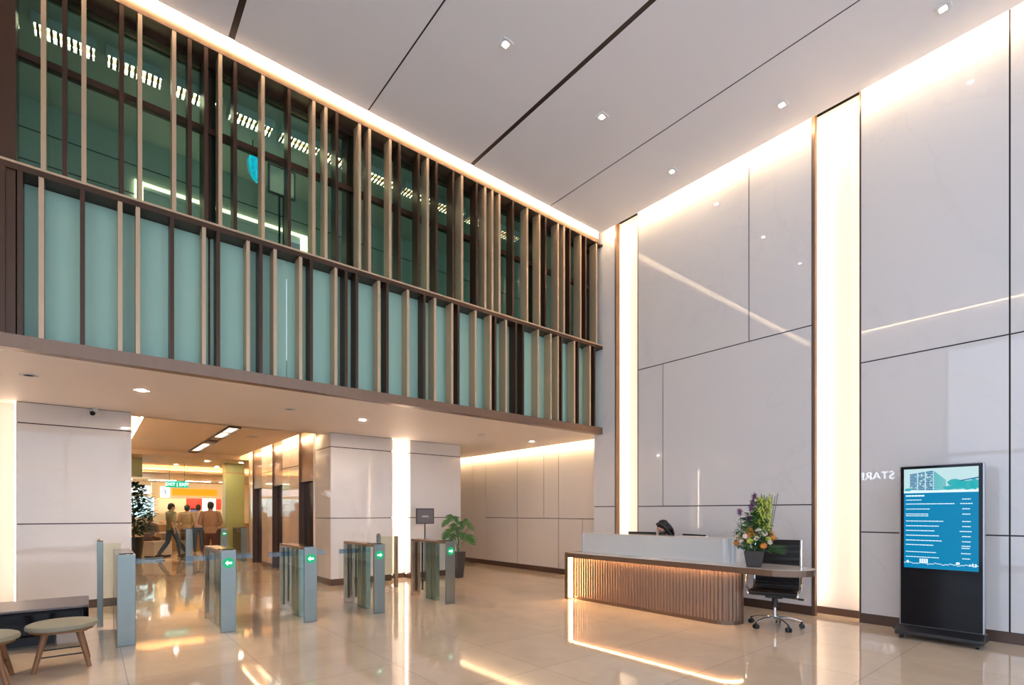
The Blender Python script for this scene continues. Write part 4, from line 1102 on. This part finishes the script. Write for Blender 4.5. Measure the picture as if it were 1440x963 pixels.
# receptionist (head bent down to her left, above the white screen)
rc_ = dict(SEAT); rc_.update(head=(.0, -.05, 1.17))
person('person with dark hair and black face mask seated behind the reception desk looking down', (7.12, 4.78, .02), -PI/2, rc_, M_GREY, M_BROWNT, 'long', 1., True, look=(-.45, -.9, -.55), voxel=.007)
person('person in a tan shirt and brown trousers seen from behind between distant turnstiles', (2.50, 15.75, 0), PI-.25,
       dict(elb=((-.25, .02, 1.13), (.25, .02, 1.13)), wri=((-.16, -.20, 1.08), (.15, -.20, 1.10)), look=(0, -1, 0)), M_TAN, M_BROWNT, 'short', 1.0, look=(0, -1, -.25))
def at(px, t):
    u = (px-720)/720
    return (t*(FW[0]+u*RT[0]), t*(FW[1]+u*RT[1]), 0)
WALK = dict(knee=((-.10, -.16, .50), (.10, .06, .50)), ank=((-.10, -.22, .09), (.10, .32, .13)), elb=((-.24, .12, 1.15), (.24, -.06, 1.13)), wri=((-.24, .05, .91), (.24, -.24, .95)))
person('person in an olive shirt and blue jeans walking by the food stalls', at(241, 16.2), PI*.62, WALK, M_OLIVE, M_JEANS, 'short', 1.0, look=(0, -1, -.2))
person('person in a khaki shirt and blue jeans standing by the food stalls', at(263, 17.0), PI*.85, dict(wri=((-.15, -.24, 1.02), (.24, -.06, .89))), M_KHAKI, M_JEANS, 'short', .98, look=(.3, -1, -.1))
person('person in a grey shirt seated at the food court table facing the lobby', at(211, 17.7), .3, SEAT, M_GREY, M_BROWNT, 'short', 1.0, look=(0, -1, -.2))
person('person in a pale shirt standing at the stall counter under the yellow sign', at(279, 18.9), PI*.95, dict(), M_PINK, M_JEANS, 'short', 1.0)

# food court behind the lobby
def food_stool(loc, lab):
    s = thing('food_stool', lab, 'stool', loc)
    MB().lathe([(.15, .44), (.17, .455), (.16, .475), (.02, .48)], n=24).build('seat', M_WOOD, s, smooth=True)
    for k in range(4):
        a = PI/4+k*PI/2; d = Vector((math.cos(a), math.sin(a), 0))
        MB().tube([d*.11+Vector((0, 0, .445)), d*.17], .012, 8).build('leg', M_BLACK, s)
x, y, z = at(211, 17.75); food_stool((x, y, 0), 'food court stool under the person in a grey shirt')
x, y, z = at(230, 18.3)
ft_ = thing('food_table', 'white topped food court table behind the low white cabinet', 'table', (x, y, 0), .3)
MB().prism(rrect(-.38, .38, -.38, .38, .05), .70, .735).build('tabletop', M_TABLE, ft_, bevel=.004)
MB().cyl((0, 0, .02), (0, 0, .70), .035).build('pedestal', M_STEEL, ft_, smooth=True)
MB().lathe([(.26, 0), (.26, .015), (.04, .035)], n=28).build('base', M_STEEL, ft_, smooth=True)
wc = thing('low_cabinet', 'low white cabinet in front of the food court tables', 'cabinet', at(222, 16.5), .66)
MB().box(-.33, .33, -.2, .2, .06, .52).build('body', M_TABLE, wc, bevel=.006)
MB().box(-.32, -.005, -.215, -.2, .08, .50).build('door', M_TABLE, wc); MB().box(.005, .32, -.215, -.2, .08, .50).build('door', M_TABLE, wc)
MB().box(-.31, .31, -.18, .18, 0, .06).build('plinth', M_BLACK, wc)

sl = thing('food_stall', 'food stall with yellow lit sign band and counter', 'stall', (3.1, 23.2, 0))
S0 = sl.location
MB().box(1.9, 5.6, 22.9, 23.5, 0, .98).build('counter', M_COUNTER, sl, world=S0)
MB().box(1.85, 5.65, 22.85, 23.55, .98, 1.03).build('counter_top', M_STALL, sl, world=S0)
MB().box(1.75, 4.6, 22.95, 23.2, 1.98, 2.55).build('sign_band', mat('stall_band', (.85, .62, .32), .4, emit=(1, .70, .34), es=.35), sl, world=S0)
MB().box(2.38, 3.86, 22.93, 22.95, 2.08, 2.34).build('sign_face', M_YELLOW, sl, world=S0)
MB().box(2.02, 2.30, 22.92, 22.95, 2.0, 2.40).build('logo_panel', M_WHITEBOX, sl, world=S0)
MB().tube([(2.1, 22.915, 2.32), (2.16, 22.915, 2.2), (2.16, 22.915, 2.08)], .012, 6).tube([(2.22, 22.915, 2.32), (2.16, 22.915, 2.2)], .012, 6).build('logo', M_BLACK, sl, world=S0)
for px0, px1, z0, z1, m in ((223, 261, 1.45, 2.0, M_STALL), (262, 284, 1.55, 2.02, M_RED), (285, 292, 1.4, 2.02, M_WHITEBOX), (294, 303, 1.5, 2.02, M_WHITEBOX), (304, 311, 1.55, 2.02, M_RED), (268, 279, 1.3, 1.6, M_BLUEP)):
    x0 = on_y(px0, 24.9)[0]; x1 = on_y(px1, 24.9)[0]
    MB().box(x0, x1, 24.9, 24.93, z0, z1).build('menu_panel', m, sl, world=S0)
MB().box(1.8, 5.6, 23.4, 23.6, 1.03, 1.35).build('display_case', M_GLASS, sl, world=S0)
s2 = thing('food_stall', 'white and cyan lit stall beyond the leafy tree', 'stall', (.6, 23.6, 0)); S0 = s2.location
MB().box(-1.2, 1.7, 23.4, 23.9, 0, 1.0).build('counter', M_STALL, s2, world=S0)
MB().box(-1.2, 1.72, 23.0, 23.2, 2.12, 2.42).build('sign_band', M_WHITEBOX, s2, world=S0)
MB().box(-1.2, 1.95, 24.5, 24.53, 1.25, 2.05).build('menu_panel', M_CYANBOX, s2, world=S0)
rr = random.Random(9)
m_ = MB()
for k in range(30):
    xx = rr.uniform(.6, 1.9); zz = rr.uniform(1.3, 2.0); m_.box(xx, xx+.12, 24.49, 24.5, zz, zz+.02)
m_.build('menu_lines', M_BLUEP, s2, world=S0)
for k in range(7):
    x0 = 2.1+k*.42
    j = thing('serving_dish', 'small serving dish on the stall counter', 'dish', (x0, 23.15, 1.03), 0, 'serving dishes on the stall counter')
    MB().lathe([(.07, 0), (.13, .06), (.14, .07), (.12, .065), (.06, .02)], n=20).build('bowl', M_STEEL if k % 2 else M_TABLE, j, smooth=True)
    MB().ball((0, 0, .05), (.11, .11, .05), 10).build('food', (M_ROSEO, M_LEAFL, M_ROSEW)[k % 3], j, smooth=True)
led('warm strip added on the bulkhead to light the food court ceiling', MB().box(-3.4, 9.9, 20.53, 20.55, 2.80, 2.83), mat('added_stall_light', (1, .9, .8), .5, emit=WARM, es=22))  # strip added to brighten the cream ceiling before the stalls
struct('trim_17', MB().box(-3.5, 10, 20.44, 20.6, 2.76, 2.785).box(-3.5, 10, 20.44, 20.455, 2.785, 2.85), M_STALL, 'added ledge hiding the warm strip before the food stalls')  # lip added to keep the extra strip out of sight
struct('wall_far', MB().box(-3.5, 10, 25.6, 25.7, 0, 3.04), M_STALL, 'warm cream far wall of the food court')
struct('wall_far.001', MB().box(4.3, 10, 16.62, 16.72, 0, 3.04).box(-3.6, -3.5, 16.7, 25.7, 0, 3.04).box(10, 10.1, 16.6, 25.7, 0, 3.04).box(-3.5, .3, 16.6, 16.7, 0, 3.3), M_STALL, 'side walls of the food court')
struct('ceiling.008', MB().box(-3.5, 10, 16.6, 16.7, 2.98, 3.4).box(-3.5, 10, 20.6, 26.2, 2.72, 2.98), M_STALL, 'lower bulkhead ceiling over the food stalls')
gc = thing('green_column', 'glossy green column at the far end of the lift lobby', 'column', (3.52, 18.2, 0))
MB().box(3.26, 3.80, 18.0, 18.5, .12, 2.98).build('shaft', M_GREENCOL, gc, world=gc.location, bevel=.01)
MB().box(3.25, 3.81, 17.99, 18.51, 0, .12).build('base', M_BASE, gc, world=gc.location)
MB().box(3.258, 3.802, 17.998, 18.502, 2.66, 2.70).build('joint', M_COUNTER, gc, world=gc.location)
struct('trim_16', MB().box(.3, 1.15, 17.9, 18.2, 2.45, 2.98), M_GREENCOL, 'green bulkhead by the lobby pillar')
ex = thing('exit_sign', 'green hanging exit sign before the food stalls', 'sign', (2.10, 19.0, 2.22))
MB().box(-.30, .30, -.03, .03, 0, .20).build('box', M_EXIT, ex)
text_mb('EXIT | EXIT', .125, M_ARROW, 'letters', ex, lambda x, y, z: (x, -.033-z, y+.055), .002, 'CENTER', bold=True)
for s in (-.2, .2): MB().cyl((s, 0, .2), (s, 0, .76 if False else .76), .008, n=8).build('hanger', M_STEEL, ex)
for x, y in ((.9, 18.0), (2.7, 17.6), (1.2, 19.9), (3.3, 19.6), (4.9, 18.5), (5.2, 20.2)):
    downlight(x, y, 2.979, 'small lit downlight in the warm ceiling before the food stalls', M_LAMPC, .07, False, 'downlights before the food stalls')
for k, (x, y) in enumerate(((2.2, 24.2), (3.4, 24.2), (4.6, 24.2), (.8, 24.2))):  # glowing panels added to brighten the stall area
    c = thing('added_panel_light', 'flat warm panel added to light the food stalls', 'ceiling light', (x, y, 2.695), 0, 'added light panels over the food stalls')
    MB().box(-.45, .45, -.16, .16, .0, .025).build('frame', M_WHITE, c)
    MB().box(-.43, .43, -.14, .14, -.004, .0).build('diffuser', M_PANELFILL, c)

# ------------------------------------------------------------------ daylight, camera, view
w = bpy.data.worlds.new('daylight'); sc.world = w; w.use_nodes = True
nt = w.node_tree; bg = nt.nodes['Background']
bg.inputs['Color'].default_value = (.70, .80, 1.0, 1); bg.inputs['Strength'].default_value = 2.1
def portal(name, loc, rot, sx, sy):
    l = bpy.data.lights.new(name, 'AREA'); l.shape = 'RECTANGLE'; l.size = sx; l.size_y = sy; l.cycles.is_portal = True
    o = bpy.data.objects.new(name, l); COL.objects.link(o); o.location = loc; o.rotation_euler = rot
portal('street_daylight', (2.9, YB-.12, 3.45), (PI/2, 0, 0), 10.6, 6.9)
portal('side_daylight', (XL-.16, -1.35, 3.0), (PI/2, 0, -PI/2), 9.3, 5.95)

cam = bpy.data.cameras.new('camera'); cam.lens = 18; cam.sensor_width = 36; cam.sensor_fit = 'HORIZONTAL'
cam.shift_y = (720-481.5)/1440; cam.clip_start = .05; cam.clip_end = 200
co = bpy.data.objects.new('camera', cam); COL.objects.link(co)
co.location = (0, 0, H); co.rotation_euler = (PI/2, 0, -math.atan2(FW[0], FW[1]))
sc.camera = co
vs = sc.view_settings
sc.display_settings.display_device = 'sRGB'
vs.view_transform = 'Standard'; vs.look = 'None'; vs.gamma = 1; vs.use_curve_mapping = False; vs.exposure = 0.55
cy = sc.cycles
cy.use_denoising = True
cy.max_bounces = 10; cy.diffuse_bounces = 5; cy.glossy_bounces = 5; cy.transmission_bounces = 6; cy.transparent_max_bounces = 24
cy.sample_clamp_indirect = 8; cy.caustics_reflective = False; cy.caustics_refractive = False
try: cy.use_light_tree = True
except Exception: pass
